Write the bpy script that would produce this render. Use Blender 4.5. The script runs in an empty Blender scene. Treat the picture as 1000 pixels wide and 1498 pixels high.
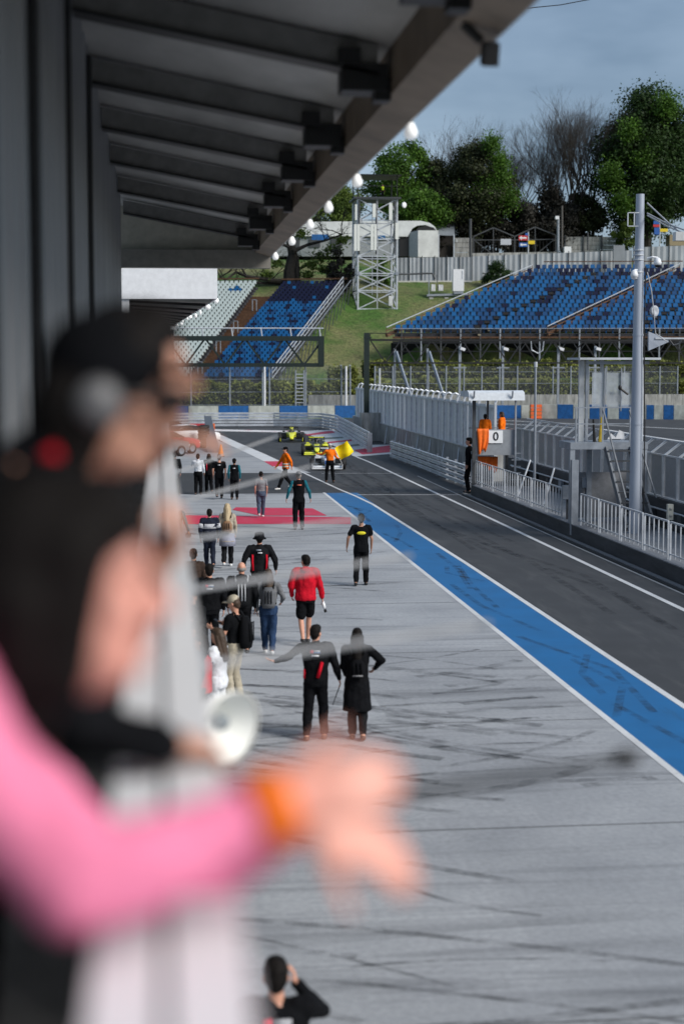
import bpy, bmesh, math, random
import numpy as np
from mathutils import Vector as V, Matrix
random.seed(7); RNG = np.random.default_rng(7)
S = bpy.context.scene; C = S.collection; R = math.radians

# ---------------------------------------------------------------- camera
CAMZ = 5.6; F = 2400.0
PIT = math.atan(219/F); YAW = math.atan(265*math.cos(PIT)/F)
cd = bpy.data.cameras.new('camera'); cam = bpy.data.objects.new('camera', cd); C.objects.link(cam)
cam.location = (0, 0, CAMZ); cam.rotation_euler = (R(90)-PIT, 0, -YAW)
cd.sensor_fit = 'VERTICAL'; cd.sensor_height = 36.0; cd.lens = F/1498*36
cd.clip_start = 0.05; cd.clip_end = 3000
cd.dof.use_dof = True; cd.dof.focus_distance = 52.0; cd.dof.aperture_fstop = 1.2
S.camera = cam
# ---------------------------------------------------------------- sky, sun, exposure
SUN_EL, SUN_AZ = R(36), R(128)
w = bpy.data.worlds.new('World'); S.world = w; w.use_nodes = True
nt = w.node_tree; nt.nodes.clear()
sky = nt.nodes.new('ShaderNodeTexSky'); sky.sky_type = 'NISHITA'; sky.sun_disc = False
sky.sun_elevation = SUN_EL; sky.sun_rotation = SUN_AZ; sky.air_density = 1.0; sky.dust_density = 2.0; sky.ozone_density = 2.0
bg = nt.nodes.new('ShaderNodeBackground'); out = nt.nodes.new('ShaderNodeOutputWorld')
tc = nt.nodes.new('ShaderNodeTexCoord'); mp = nt.nodes.new('ShaderNodeMapping'); mp.inputs['Scale'].default_value = (1, 1, 3.0)
nz = nt.nodes.new('ShaderNodeTexNoise'); nz.inputs['Scale'].default_value = 3.2; nz.inputs['Detail'].default_value = 5; nz.inputs['Roughness'].default_value = .5
rp = nt.nodes.new('ShaderNodeValToRGB')
rp.color_ramp.elements[0].position = .36; rp.color_ramp.elements[0].color = (.40, .64, .98, 1)
rp.color_ramp.elements[1].position = .66; rp.color_ramp.elements[1].color = (1.65, 2.1, 2.65, 1)
mx = nt.nodes.new('ShaderNodeMixRGB'); mx.inputs[0].default_value = .8
L = nt.links.new
L(tc.outputs['Generated'], mp.inputs['Vector']); L(mp.outputs[0], nz.inputs['Vector']); L(nz.outputs['Fac'], rp.inputs['Fac'])
L(sky.outputs[0], mx.inputs[1]); L(rp.outputs[0], mx.inputs[2]); L(mx.outputs[0], bg.inputs['Color']); L(bg.outputs[0], out.inputs['Surface'])
bg.inputs['Strength'].default_value = 0.15
sl = bpy.data.lights.new('sun', 'SUN'); sl.energy = 2.3; sl.angle = R(26); sl.color = (1.0, .96, .9)
so = bpy.data.objects.new('sun', sl); C.objects.link(so)
# sun stands behind the camera, over the main straight
sd = V((math.sin(SUN_AZ)*math.cos(SUN_EL), math.cos(SUN_AZ)*math.cos(SUN_EL), math.sin(SUN_EL)))
so.rotation_euler = sd.to_track_quat('Z', 'Y').to_euler()
S.view_settings.view_transform = 'Standard'; S.view_settings.look = 'None'; S.view_settings.gamma = 1
S.view_settings.use_curve_mapping = False; S.view_settings.exposure = 0.64
S.render.engine = 'CYCLES'
S.cycles.use_denoising = True; S.cycles.max_bounces = 6; S.cycles.transparent_max_bounces = 24

# ---------------------------------------------------------------- picture helpers: a photograph pixel becomes a point in the place
FW = V((math.cos(PIT)*math.sin(YAW), math.cos(PIT)*math.cos(YAW), -math.sin(PIT)))
RT = V((math.cos(YAW), -math.sin(YAW), 0)); UP = RT.cross(FW)
def ray(x, y): return FW*F + RT*(x-500) + UP*(749-y)
def at(x, y, Y):
    d = ray(x, y); return V((0, 0, CAMZ)) + d*(Y/d.y)
def G(x, y, z=0.0):
    d = ray(x, y); return V((0, 0, CAMZ)) + d*((z-CAMZ)/d.z)
TERR = [(150, -.6), (163, -.1), (168, .6), (172, 1.2), (178, 2.6), (205, 13.9), (215, 17), (232, 19.8), (262, 22.5), (420, 30), (1500, 60)]
STAND = []
def terr(x, y):
    z = np.interp(y, [a for a, b in TERR], [b for a, b in TERR])
    for (p0, u, v, n, ln) in STAND:
        det = u.x*v.y-u.y*v.x
        dx, dy = x-p0.x, y-p0.y
        s = (dx*v.y-dy*v.x)/det; t = (u.x*dy-u.y*dx)/det
        if -6 < s < ln+4 and 2 < t < n+3:
            zz = p0.z+v.z*min(t, n)-1.3-max(0, -s)*1.2-max(0, s-ln)*1.5-max(0, 4-t)*.6-max(0, t-n)*.25
            z = max(z, zz)
    return float(z)
def hit(x, y):
    d = ray(x, y); o = V((0, 0, CAMZ))
    t = 165.0
    while t < 900:
        p = o+d*(t/d.y)
        if p.z <= terr(p.x, p.y): return p
        t += .25
    return p

# ---------------------------------------------------------------- materials
MATS = {}
def M(name, rgb, rough=.6, metal=0.0, var=.18, scale=6.0, bump=0.0, stretch=(1, 1, 1), spec=.4, coat=0.0, emit=None):
    if name in MATS: return MATS[name]
    m = bpy.data.materials.new(name); m.use_nodes = True; n = m.node_tree; b = n.nodes['Principled BSDF']
    b.inputs['Roughness'].default_value = rough; b.inputs['Metallic'].default_value = metal
    b.inputs['Specular IOR Level'].default_value = spec; b.inputs['Coat Weight'].default_value = coat
    b.inputs['Base Color'].default_value = (*rgb, 1)
    if var or bump:
        t = n.nodes.new('ShaderNodeTexCoord'); q = n.nodes.new('ShaderNodeMapping'); q.inputs['Scale'].default_value = stretch
        z = n.nodes.new('ShaderNodeTexNoise'); z.inputs['Scale'].default_value = scale; z.inputs['Detail'].default_value = 6; z.inputs['Roughness'].default_value = .6
        r = n.nodes.new('ShaderNodeValToRGB'); e = r.color_ramp.elements
        e[0].position = .3; e[1].position = .7
        e[0].color = (*[c*(1-var) for c in rgb], 1); e[1].color = (*[min(1, c*(1+var)) for c in rgb], 1)
        n.links.new(t.outputs['Object'], q.inputs['Vector']); n.links.new(q.outputs[0], z.inputs['Vector'])
        n.links.new(z.outputs['Fac'], r.inputs['Fac']); n.links.new(r.outputs[0], b.inputs['Base Color'])
        if bump:
            u = n.nodes.new('ShaderNodeBump'); u.inputs['Strength'].default_value = bump; u.inputs['Distance'].default_value = .05
            n.links.new(z.outputs['Fac'], u.inputs['Height']); n.links.new(u.outputs[0], b.inputs['Normal'])
    MATS[name] = m; return m
def node(n, kind, **kw):
    o = n.nodes.new(kind)
    for k, v in kw.items():
        if k.startswith('_'): setattr(o, k[1:], v)
        else: o.inputs[k].default_value = v
    return o

def concrete_mat():
    m = M('apron_concrete', (.34, .35, .37), .85, var=0, spec=.2); n = m.node_tree; b = n.nodes['Principled BSDF']; l = n.links.new
    t = node(n, 'ShaderNodeTexCoord')
    def streak(rot, sc, scale, lo, hi, dist=0):
        q = node(n, 'ShaderNodeMapping'); q.inputs['Rotation'].default_value = (0, 0, R(rot)); q.inputs['Scale'].default_value = sc
        z = node(n, 'ShaderNodeTexNoise', Scale=scale, Detail=5, Roughness=.6, Distortion=dist)
        r = node(n, 'ShaderNodeMapRange'); r.inputs[1].default_value = lo; r.inputs[2].default_value = hi
        l(t.outputs['Object'], q.inputs['Vector']); l(q.outputs[0], z.inputs['Vector']); l(z.outputs['Fac'], r.inputs[0]); return r.outputs[0]
    s1 = streak(-32, (.12, 1.3, 1), 1.3, .52, .78, .8); s2 = streak(-12, (.06, 3.0, 1), 1.6, .58, .78, .4); s3 = streak(0, (.5, .5, 1), .7, .3, .75); s4 = streak(0, (3, 3, 1), 4, .3, .8)
    gate = streak(0, (.25, .4, 1), .5, .33, .55)
    a = node(n, 'ShaderNodeMath', _operation='MAXIMUM'); l(s1, a.inputs[0]); l(s2, a.inputs[1])
    g = node(n, 'ShaderNodeMath', _operation='MULTIPLY'); l(a.outputs[0], g.inputs[0]); l(gate, g.inputs[1])
    c1 = node(n, 'ShaderNodeMixRGB'); c1.inputs[1].default_value = (.32, .338, .365, 1); c1.inputs[2].default_value = (.46, .48, .505, 1); l(s3, c1.inputs[0])
    c2 = node(n, 'ShaderNodeMixRGB', _blend_type='MULTIPLY'); c2.inputs[0].default_value = .25; l(c1.outputs[0], c2.inputs[1]); l(s4, c2.inputs[2])
    c3 = node(n, 'ShaderNodeMixRGB'); c3.inputs[2].default_value = (.055, .06, .07, 1)
    k = node(n, 'ShaderNodeMath', _operation='MULTIPLY'); k.inputs[1].default_value = .68; l(g.outputs[0], k.inputs[0])
    l(k.outputs[0], c3.inputs[0]); l(c2.outputs[0], c3.inputs[1]); l(c3.outputs[0], b.inputs['Base Color'])
    sx = node(n, 'ShaderNodeSeparateXYZ'); l(t.outputs['Object'], sx.inputs[0]); cx = node(n, 'ShaderNodeCombineXYZ')
    for ax_, stp in (('X', 3.5), ('Y', 6.3)):
        dv = node(n, 'ShaderNodeMath', _operation='DIVIDE'); dv.inputs[1].default_value = stp; fl = node(n, 'ShaderNodeMath', _operation='FLOOR'); l(sx.outputs[ax_], dv.inputs[0]); l(dv.outputs[0], fl.inputs[0]); l(fl.outputs[0], cx.inputs[ax_])
    wn = node(n, 'ShaderNodeTexWhiteNoise'); l(cx.outputs[0], wn.inputs['Vector']); mr = node(n, 'ShaderNodeMapRange'); mr.inputs[3].default_value = .90; mr.inputs[4].default_value = 1.06; l(wn.outputs['Value'], mr.inputs[0])
    c4 = node(n, 'ShaderNodeMixRGB', _blend_type='MULTIPLY'); c4.inputs[0].default_value = 1; l(c3.outputs[0], c4.inputs[1]); l(mr.outputs[0], c4.inputs[2]); l(c4.outputs[0], b.inputs['Base Color'])
    u = node(n, 'ShaderNodeBump', Strength=.15, Distance=.02); l(s4, u.inputs['Height']); l(u.outputs[0], b.inputs['Normal'])
    return m
def worn(name, rgb, under, lo=.62, hi=.75, rough=.55, scale=3, stretch=(1, 1, 1)):
    """paint with wear of its own: rubber and scuffs in patches"""
    m = M(name, rgb, rough, var=0); n = m.node_tree; b = n.nodes['Principled BSDF']; l = n.links.new
    t = node(n, 'ShaderNodeTexCoord'); q = node(n, 'ShaderNodeMapping'); q.inputs['Scale'].default_value = stretch
    z = node(n, 'ShaderNodeTexNoise', Scale=scale, Detail=7, Roughness=.65, Distortion=.4)
    r = node(n, 'ShaderNodeMapRange'); r.inputs[1].default_value = lo; r.inputs[2].default_value = hi
    z2 = node(n, 'ShaderNodeTexNoise', Scale=1.1, Detail=4)
    c0 = node(n, 'ShaderNodeMixRGB'); c0.inputs[1].default_value = (*[c*.75 for c in rgb], 1); c0.inputs[2].default_value = (*[min(1, c*1.2) for c in rgb], 1)
    c = node(n, 'ShaderNodeMixRGB'); c.inputs[2].default_value = (*under, 1)
    l(t.outputs['Object'], q.inputs['Vector']); l(q.outputs[0], z.inputs['Vector']); l(t.outputs['Object'], z2.inputs['Vector'])
    l(z.outputs['Fac'], r.inputs[0]); l(z2.outputs['Fac'], c0.inputs[0]); l(r.outputs[0], c.inputs[0]); l(c0.outputs[0], c.inputs[1]); l(c.outputs[0], b.inputs['Base Color'])
    return m
def alpha_mat(name, rgb, dens, rough=.5, metal=.3, scale=60.0):
    """woven wire: part metal, part open"""
    m = M(name, rgb, rough, metal, var=.1); n = m.node_tree; b = n.nodes['Principled BSDF']; b.inputs['Alpha'].default_value = dens
    return m
def leaf_mat(name, dark, light, trans=.25):
    m = M(name, dark, .6, var=0, spec=.25); n = m.node_tree; b = n.nodes['Principled BSDF']; l = n.links.new
    t = node(n, 'ShaderNodeTexCoord'); z = node(n, 'ShaderNodeTexNoise', Scale=.35, Detail=4, Roughness=.6)
    g = node(n, 'ShaderNodeNewGeometry')
    a = node(n, 'ShaderNodeMath', _operation='MULTIPLY_ADD'); a.inputs[1].default_value = .55; l(g.outputs['Random Per Island'], a.inputs[0])
    r = node(n, 'ShaderNodeMapRange'); r.inputs[1].default_value = .38; r.inputs[2].default_value = .64; r.inputs[3].default_value = 0; r.inputs[4].default_value = .5
    l(t.outputs['Object'], z.inputs['Vector']); l(z.outputs['Fac'], r.inputs[0]); l(r.outputs[0], a.inputs[2])
    c = node(n, 'ShaderNodeMixRGB'); c.inputs[1].default_value = (*dark, 1); c.inputs[2].default_value = (*light, 1)
    l(a.outputs[0], c.inputs[0]); l(c.outputs[0], b.inputs['Base Color'])
    tr = node(n, 'ShaderNodeBsdfTranslucent'); ms = node(n, 'ShaderNodeMixShader'); ms.inputs[0].default_value = trans
    l(c.outputs[0], tr.inputs['Color']); l(b.outputs[0], ms.inputs[1]); l(tr.outputs[0], ms.inputs[2]); l(ms.outputs[0], n.nodes['Material Output'].inputs['Surface'])
    return m

# ---------------------------------------------------------------- mesh helpers
def basis(d):
    d = d.normalized(); a = V((0, 0, 1)) if abs(d.z) < .95 else V((0, 1, 0))
    x = a.cross(d).normalized(); return x, d.cross(x), d
class MB:
    def __init__(s): s.v = []; s.f = []; s.m = []; s.k = 0
    def mat(s, k): s.k = k; return s
    def add(s, vs, fs):
        o = len(s.v); s.v += [tuple(p) for p in vs]; s.f += [tuple(i+o for i in f) for f in fs]; s.m += [s.k]*len(fs); return s
    def box(s, c, sz, rz=0.0, rx=0.0, ry=0.0):
        hx, hy, hz = sz[0]/2, sz[1]/2, sz[2]/2; c = V(c)
        r = Matrix.Rotation(rz, 3, 'Z') @ Matrix.Rotation(ry, 3, 'Y') @ Matrix.Rotation(rx, 3, 'X')
        vs = [c+r @ V((a*hx, b*hy, d*hz)) for a, b, d in ((-1,-1,-1),(1,-1,-1),(1,1,-1),(-1,1,-1),(-1,-1,1),(1,-1,1),(1,1,1),(-1,1,1))]
        return s.add(vs, [(0,3,2,1),(4,5,6,7),(0,1,5,4),(1,2,6,5),(2,3,7,6),(3,0,4,7)])
    def bar(s, p, q, w, h=None, up=None):
        p, q = V(p), V(q); h = h or w; d = (q-p).normalized(); a = V(up) if up else (V((0,0,1)) if abs(d.z) < .95 else V((0,1,0)))
        x = d.cross(a).normalized()*w/2; y = x.cross(d).normalized()*h/2
        vs = [e+a*x+b*y for e in (p, q) for a, b in ((-1,-1),(1,-1),(1,1),(-1,1))]
        return s.add(vs, [(0,1,2,3),(7,6,5,4),(0,4,5,1),(1,5,6,2),(2,6,7,3),(3,7,4,0)])
    def tube(s, p, q, r0, r1=None, n=8, cap=True):
        p, q = V(p), V(q); r1 = r0 if r1 is None else r1; x, y, d = basis(q-p)
        vs = [e+(x*math.cos(6.2832*i/n)+y*math.sin(6.2832*i/n))*r for e, r in ((p, r0), (q, r1)) for i in range(n)]
        fs = [(i, (i+1) % n, n+(i+1) % n, n+i) for i in range(n)]
        if cap: fs += [tuple(range(n-1, -1, -1)), tuple(range(n, 2*n))]
        return s.add(vs, fs)
    def loft(s, rings, cap=True, close=True):
        n = len(rings[0]); vs = [p for r in rings for p in r]; fs = []
        for j in range(len(rings)-1):
            for i in range(n if close else n-1): fs.append((j*n+i, j*n+(i+1) % n, (j+1)*n+(i+1) % n, (j+1)*n+i))
        if cap: fs += [tuple(range(n-1, -1, -1)), tuple(range((len(rings)-1)*n, len(rings)*n))]
        return s.add(vs, fs)
    def path(s, pts, r, n=6):
        pts = [V(p) for p in pts]; rings = []
        for i, p in enumerate(pts):
            d = (pts[min(i+1, len(pts)-1)]-pts[max(i-1, 0)]); x, y, d = basis(d); rr = r[i] if isinstance(r, (list, tuple)) else r
            rings.append([p+(x*math.cos(6.2832*k/n)+y*math.sin(6.2832*k/n))*rr for k in range(n)])
        return s.loft(rings)
    def lathe(s, c, axis, prof, n=16, cap=False):
        c = V(c); x, y, d = basis(V(axis))
        return s.loft([[c+d*a+(x*math.cos(6.2832*i/n)+y*math.sin(6.2832*i/n))*r for i in range(n)] for a, r in prof], cap)
    def ell(s, c, r, n=12, m=8, rot=None):
        c = V(c); rot = rot or Matrix.Identity(3); vs = [c+rot @ V((0, 0, -r[2]))]
        for j in range(1, m):
            t = -math.pi/2+math.pi*j/m
            for i in range(n):
                a = 6.2832*i/n; vs.append(c+rot @ V((r[0]*math.cos(t)*math.cos(a), r[1]*math.cos(t)*math.sin(a), r[2]*math.sin(t))))
        vs.append(c+rot @ V((0, 0, r[2]))); e = len(vs)-1
        fs = [(0, 1+(i+1) % n, 1+i) for i in range(n)]
        for j in range(m-2):
            for i in range(n): fs.append((1+j*n+i, 1+j*n+(i+1) % n, 1+(j+1)*n+(i+1) % n, 1+(j+1)*n+i))
        fs += [(e, 1+(m-2)*n+i, 1+(m-2)*n+(i+1) % n) for i in range(n)]
        return s.add(vs, fs)
    def cap(s, p, q, r0, r1, n=10):
        p, q = V(p), V(q); x, y, d = basis(q-p if (q-p).length > 1e-6 else V((0, 0, 1))); rings = []
        for e, r, sg, ts in ((p, r0, -1, (85, 60, 30, 0)), (q, r1, 1, (0, 30, 60, 85))):
            for t in ts:
                t = R(t); rings.append([e+d*(sg*r*math.sin(t))+(x*math.cos(6.2832*i/n)+y*math.sin(6.2832*i/n))*(r*math.cos(t)) for i in range(n)])
        return s.loft(rings)
    def poly(s, pts): return s.add(pts, [tuple(range(len(pts)))])
    def prism(s, pts, ext):
        e = V(ext); n = len(pts); p = [V(a) for a in pts]
        return s.add(p+[a+e for a in p], [tuple(range(n-1, -1, -1)), tuple(range(n, 2*n))]+[(i, (i+1) % n, n+(i+1) % n, n+i) for i in range(n)])
    def mesh(s, name, mats, smooth=False):
        me = bpy.data.meshes.new(name); me.from_pydata(s.v, [], s.f)
        for a in (mats if isinstance(mats, (list, tuple)) else [mats]): me.materials.append(a)
        me.polygons.foreach_set('material_index', s.m)
        if smooth: me.polygons.foreach_set('use_smooth', [True]*len(s.f))
        bm = bmesh.new(); bm.from_mesh(me); bmesh.ops.recalc_face_normals(bm, faces=bm.faces); bm.to_mesh(me); bm.free()
        me.update(); return me
    def build(s, name, mats, parent=None, world=False, smooth=False):
        if world and parent is not None:
            l = parent.location; s.v = [(a-l.x, b-l.y, c-l.z) for a, b, c in s.v]
        return link(name, s.mesh(name, mats, smooth), parent)
def link(name, me, parent=None):
    o = bpy.data.objects.new(name, me); C.objects.link(o)
    if parent is not None: o.parent = parent
    return o
def tag(o, label=None, cat=None, group=None, kind=None):
    if label: o['label'] = label
    if cat: o['category'] = cat
    if group: o['group'] = group
    if kind: o['kind'] = kind
    return o
def thing(name, label, cat, loc=(0, 0, 0), rz=0.0, group=None):
    o = bpy.data.objects.new(name, None); C.objects.link(o); o.location = loc; o.rotation_euler = (0, 0, rz); o.empty_display_size = .2
    return tag(o, label, cat, group)
def struct(name, mb, m, **kw): return tag(mb.build(name, m, **kw), kind='structure')
def copy_tree(o, parent=None):
    c = o.copy(); C.objects.link(c); c.parent = parent
    for ch in list(o.children): copy_tree(ch, c)
    return c
def piece(name, mb, m, parent, world=True, smooth=False): return mb.build(name, m, parent, world, smooth)
def strip(pts, width, z):
    """a flat ground band along a polyline"""
    mb = MB(); l = []; r = []
    for i, p in enumerate(pts):
        d = (pts[min(i+1, len(pts)-1)]-pts[max(i-1, 0)]); d.z = 0; d.normalize(); n = V((-d.y, d.x, 0))*width/2
        l.append(V((p.x, p.y, z))+n); r.append(V((p.x, p.y, z))-n)
    k = len(pts); return mb.add(l+r, [(i, i+1, k+i+1, k+i) for i in range(k-1)])
def flat(pts, z): return MB().poly([V((p.x, p.y, z)) for p in pts])

# shared materials
STEEL = M('galvanised_steel', (.27, .30, .34), .55, .3, var=.25, scale=3)
LSTEEL = M('pale_steel', (.52, .55, .59), .45, .3, var=.18, scale=3)
DSTEEL = M('dark_green_steel', (.012, .022, .020), .5, .1, var=.2)
BLACK = M('black_metal', (.012, .012, .013), .5, var=.2)
WHITE = M('white_paint', (.74, .75, .77), .5, var=.08)
BROWN = M('rusty_timber', (.11, .055, .028), .7, var=.4, scale=4)
GREYC = M('weathered_concrete', (.30, .30, .29), .8, var=.45, scale=1.5, bump=.2, stretch=(2.5, 2.5, .5))
DGREY = M('dark_grey_metal', (.06, .065, .072), .55, .2, var=.25)
ORANGE = M('orange_cloth', (.85, .15, .01), .7, var=.15, scale=12)
SHAFT = M('stair_steel', (.14, .155, .175), .6, .1, var=.25)
RUBBER = M('tyre_rubber', (.014, .014, .015), .7, var=.2)
# ================================================================ the ground
ASPH = worn('pit_asphalt', (.042, .044, .048), (.085, .087, .09), .5, .85, .75, 1.2, (1.5, .25, 1))
mb = MB().poly([(-60, -30, 0), (170, -30, 0), (170, 166, 0), (-60, 166, 0)]); struct('pit_lane_asphalt', mb, ASPH)
CONC = concrete_mat()
y1 = G(400, 722).y
struct('apron_concrete', MB().poly([(-30, -12, .004), (6.93, -12, .004), (6.93, y1, .004), (-30, y1, .004)]), CONC)
ya = G(330, 692).y
tri = [G(150, 692), G(455, 692), G(408, 675), G(330, 648), G(305, 641), G(150, 641)]
struct('parking_concrete', flat(tri, .004), CONC)
BLUEP = worn('blue_paint', (.002, .118, .32), (.010, .04, .075), .62, .9, .5, 1.4, (1.2, .3, 1))
struct('blue_lane_marking', MB().poly([(6.98, -12, .005), (8.42, -12, .005), (8.36, y1, .005), (6.98, y1, .005)]), BLUEP)
WP = worn('white_line_paint', (.62, .63, .64), (.25, .25, .26), .58, .8, .6, 6)
PINK = worn('red_paint', (.56, .028, .075), (.35, .18, .2), .55, .8, .6, 2.5)
def line(name, pts, wd, z, m=WP): struct(name, strip(pts, wd, z), m)
line('inner_blue_line', [V((6.93, -12, 0)), V((6.93, y1+.2, 0))], .12, .009)
line('outer_blue_line', [V((8.44, -12, 0)), V((8.42, 45, 0))]+[G(x, y) for x, y in ((545, 738), (520, 726), (496, 716), (440, 690), (390, 668), (350, 652), (312, 637))], .13, .009)
line('lane_edge_line', [V((11.75, -12, 0)), V((11.72, 60, 0)), G(570, 690), G(540, 676), G(515, 666)], .15, .008)
line('crossing_line', [G(522, 724), G(690, 724)], .13, .008)
line('crossing_line', [G(470, 692.5), G(585, 692.5)], .12, .008)
line('kerb_foot_line', [V((12.55, -12, 0)), V((12.5, 68, 0)), V((12.55, 80, 0))], .07, .007, M('worn_line', (.3, .31, .32), .7))
# pink safety patches on the apron
for q in ([(270, 754), (513, 757), (513, 767), (268, 767)], [(345, 742.5), (457, 744), (478, 754.6), (380, 754.6), (340, 746)]):
    struct('pink_ground_patch', flat([G(*p) for p in q], .010 if q[0][0] == 270 else .011), PINK)
# kerb of white and red blocks between the lane and the parking concrete
kp = [G(300, 632), G(318, 638), G(340, 648.5), G(375, 664), G(398, 675), G(412, 682.5), G(432, 692)]
for i in range(len(kp)-1):
    struct('entry_kerb', strip([kp[i], kp[i+1]], .95, .012), PINK if i == 4 else WP)
# painted run-off with red stripes
struct('runoff_paint', flat([G(*p) for p in ((438, 631), (488, 628.5), (536, 651), (572, 650.5), (573, 664), (520, 668), (494, 655), (462, 640))], .006), WP)
for q in ([(445, 636), (477, 631), (486, 630.4), (490, 633.3), (452, 637.2)], [(477, 647), (513, 643), (514.5, 645.4), (481, 648.6)], [(517, 658.5), (571, 651.5), (572, 661.5), (530, 665)]):
    struct('runoff_red_stripe', flat([G(*p) for p in q], .012), PINK)
for q in ([(463, 641), (500, 639), (503, 641), (468, 643.5)], [(500, 652), (530, 649), (533, 651), (505, 655)]):
    struct('runoff_grey_stripe', flat([G(*p) for p in q], .011), M('grey_green_paint', (.16, .19, .17), .7))
line('far_kerb', [G(240, 628), G(340, 630), G(445, 632)], 3.2, .013, worn('far_kerb_paint', (.68, .66, .66), (.5, .06, .1), .58, .62, .6, .9))
# main straight behind the pit wall
line('main_straight_line', [G(700, 618), G(880, 628), G(1010, 648)], .5, .008)
line('main_straight_line', [G(700, 613.5), G(1010, 628)], .9, .008, M('pale_runoff', (.33, .34, .35), .8))
# concrete joints and tyre marks
J = M('joint_tar', (.10, .105, .11), .8, var=.3)
for y in (6.5, 13.2, 19.0, 24.8, 31, 37.5, 44, 51, 58.5):
    line('slab_joint', [V((-2, y, 0)), V((6.85, y+.05, 0))], .025, .008, J)
tm = M('tyre_mark', (.03, .032, .036), .7, var=.3); n_ = tm.node_tree; b_ = n_.nodes['Principled BSDF']
t_ = node(n_, 'ShaderNodeTexCoord'); z_ = node(n_, 'ShaderNodeTexNoise', Scale=1.7, Detail=6, Roughness=.7); r_ = node(n_, 'ShaderNodeMapRange')
r_.inputs[1].default_value = .40; r_.inputs[2].default_value = .80; r_.inputs[3].default_value = 0; r_.inputs[4].default_value = .62
n_.links.new(t_.outputs['Object'], z_.inputs['Vector']); n_.links.new(z_.outputs['Fac'], r_.inputs[0]); n_.links.new(r_.outputs[0], b_.inputs['Alpha'])
mb = MB(); rr = random.Random(5)
def mark(x, y, a, ln, cv, wd, z):
    pts = []
    for i in range(13):
        pts.append(V((x, y, 0))); x += math.cos(a)*ln/12; y += math.sin(a)*ln/12; a += cv/12
        if x > 6.7 or x < -.3: break
    if len(pts) > 2:
        s_ = strip(pts, wd, z); mb.add(s_.v, s_.f)
for i in range(88):
    y = 7+rr.random()**1.3*52; x = rr.uniform(-.3, 6.5); a = rr.choice((rr.uniform(2.2, 2.9), rr.uniform(2.4, 3.1), rr.uniform(2.5, 2.95), rr.uniform(.1, .5)))
    ln = rr.uniform(2.5, 9); cv = rr.uniform(-.7, .7)
    for off in ((0, 0), (.0, 1.5))[:rr.choice((1, 2))]:
        mark(x+off[0], y+off[1], a, ln*min(1, .35+y/30), cv, rr.uniform(.1, .26)*min(1, .25+y/32), .0065+i*.00001)
for p, a, ln, cv in (((570, 1285), 1.2, 4, .9), ((640, 1130), 2.8, 4, .1), ((700, 950), 2.4, 9, -.6)):
    g = G(*p); mark(g.x, g.y, -a, ln*.5, cv, .09, .0078)
tag(mb.build('tyre_marks', tm), 'dark curved rubber marks scattered over the pale concrete apron', 'tyre marks', kind='stuff')
mb = MB()
for i in range(16):
    y = 12+rr.random()*50; l0 = rr.uniform(1.5, 5)
    s_ = strip([V((rr.uniform(7.1, 8.2), y, 0)), V((rr.uniform(7.1, 8.2), y+l0, 0)), V((rr.uniform(7.1, 8.2), y+l0*2, 0))], .14, .0085+i*.00002); mb.add(s_.v, s_.f)
for i in range(22):
    y = 30+rr.random()*60; x = rr.uniform(8.8, 11.4); l0 = rr.uniform(4, 14)
    s_ = strip([V((x, y, 0)), V((x+rr.uniform(-.5, .5), y+l0, 0)), V((x+rr.uniform(-.9, .9), y+l0*2, 0))], .2, .0055+i*.00002); mb.add(s_.v, s_.f)
tag(mb.build('lane_tyre_marks', tm), 'dark rubber streaks along the blue stripe and the dark lane', 'tyre marks', kind='stuff')

# ---------------------------------------------------------------- grandstand frames (defined first: the hillside rises to carry them)
def stand_axes(p0, Y0, p1, Y1, rows, cols, pitch, a):
    A, B = at(*p0, Y0), at(*p1, Y1); return A, V((math.cos(a), -math.sin(a), 0)), (B-A)/(rows-1), rows, cols*pitch
AX_W = stand_axes((147, 556, ), 183, (262, 421), 207, 34, 17, .585, R(18))
AX_B = stand_axes((297, 556), 180, (412, 421), 204, 34, 13, .585, R(18))
AX_R = stand_axes((577, 488), 184, (782, 399), 200, 16, 62, .74, R(10))
STAND += [AX_W, AX_B, AX_R]

# ---------------------------------------------------------------- hillside
GRASS = M('hill_grass', (.055, .075, .022), .9, var=0, bump=.0)
n_ = GRASS.node_tree; b_ = n_.nodes['Principled BSDF']; l_ = n_.links.new
t_ = node(n_, 'ShaderNodeTexCoord'); za = node(n_, 'ShaderNodeTexNoise', Scale=.13, Detail=5, Roughness=.6); zb = node(n_, 'ShaderNodeTexNoise', Scale=2.2, Detail=6, Roughness=.75)
ra = node(n_, 'ShaderNodeValToRGB'); e_ = ra.color_ramp.elements; e_[0].position = .40; e_[0].color = (.055, .125, .018, 1); e_[1].position = .60; e_[1].color = (.165, .165, .068, 1)
rb = node(n_, 'ShaderNodeMapRange'); rb.inputs[1].default_value = .3; rb.inputs[2].default_value = .7; rb.inputs[3].default_value = .45; rb.inputs[4].default_value = 1.5
mm = node(n_, 'ShaderNodeMixRGB', _blend_type='MULTIPLY'); mm.inputs[0].default_value = 1; bu = node(n_, 'ShaderNodeBump', Strength=.8, Distance=.4)
l_(t_.outputs['Object'], za.inputs['Vector']); l_(t_.outputs['Object'], zb.inputs['Vector']); l_(za.outputs['Fac'], ra.inputs['Fac']); l_(zb.outputs['Fac'], rb.inputs[0])
l_(ra.outputs[0], mm.inputs[1]); l_(rb.outputs[0], mm.inputs[2]); l_(mm.outputs[0], b_.inputs['Base Color']); l_(zb.outputs['Fac'], bu.inputs['Height']); l_(bu.outputs[0], b_.inputs['Normal'])
ys = [150, 160, 163, 166, 168, 170, 172, 174, 176, 178]+list(np.arange(180, 240, 1.25))+[245, 250, 256, 262, 275, 290, 320, 360, 420, 600, 900, 1500]
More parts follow.
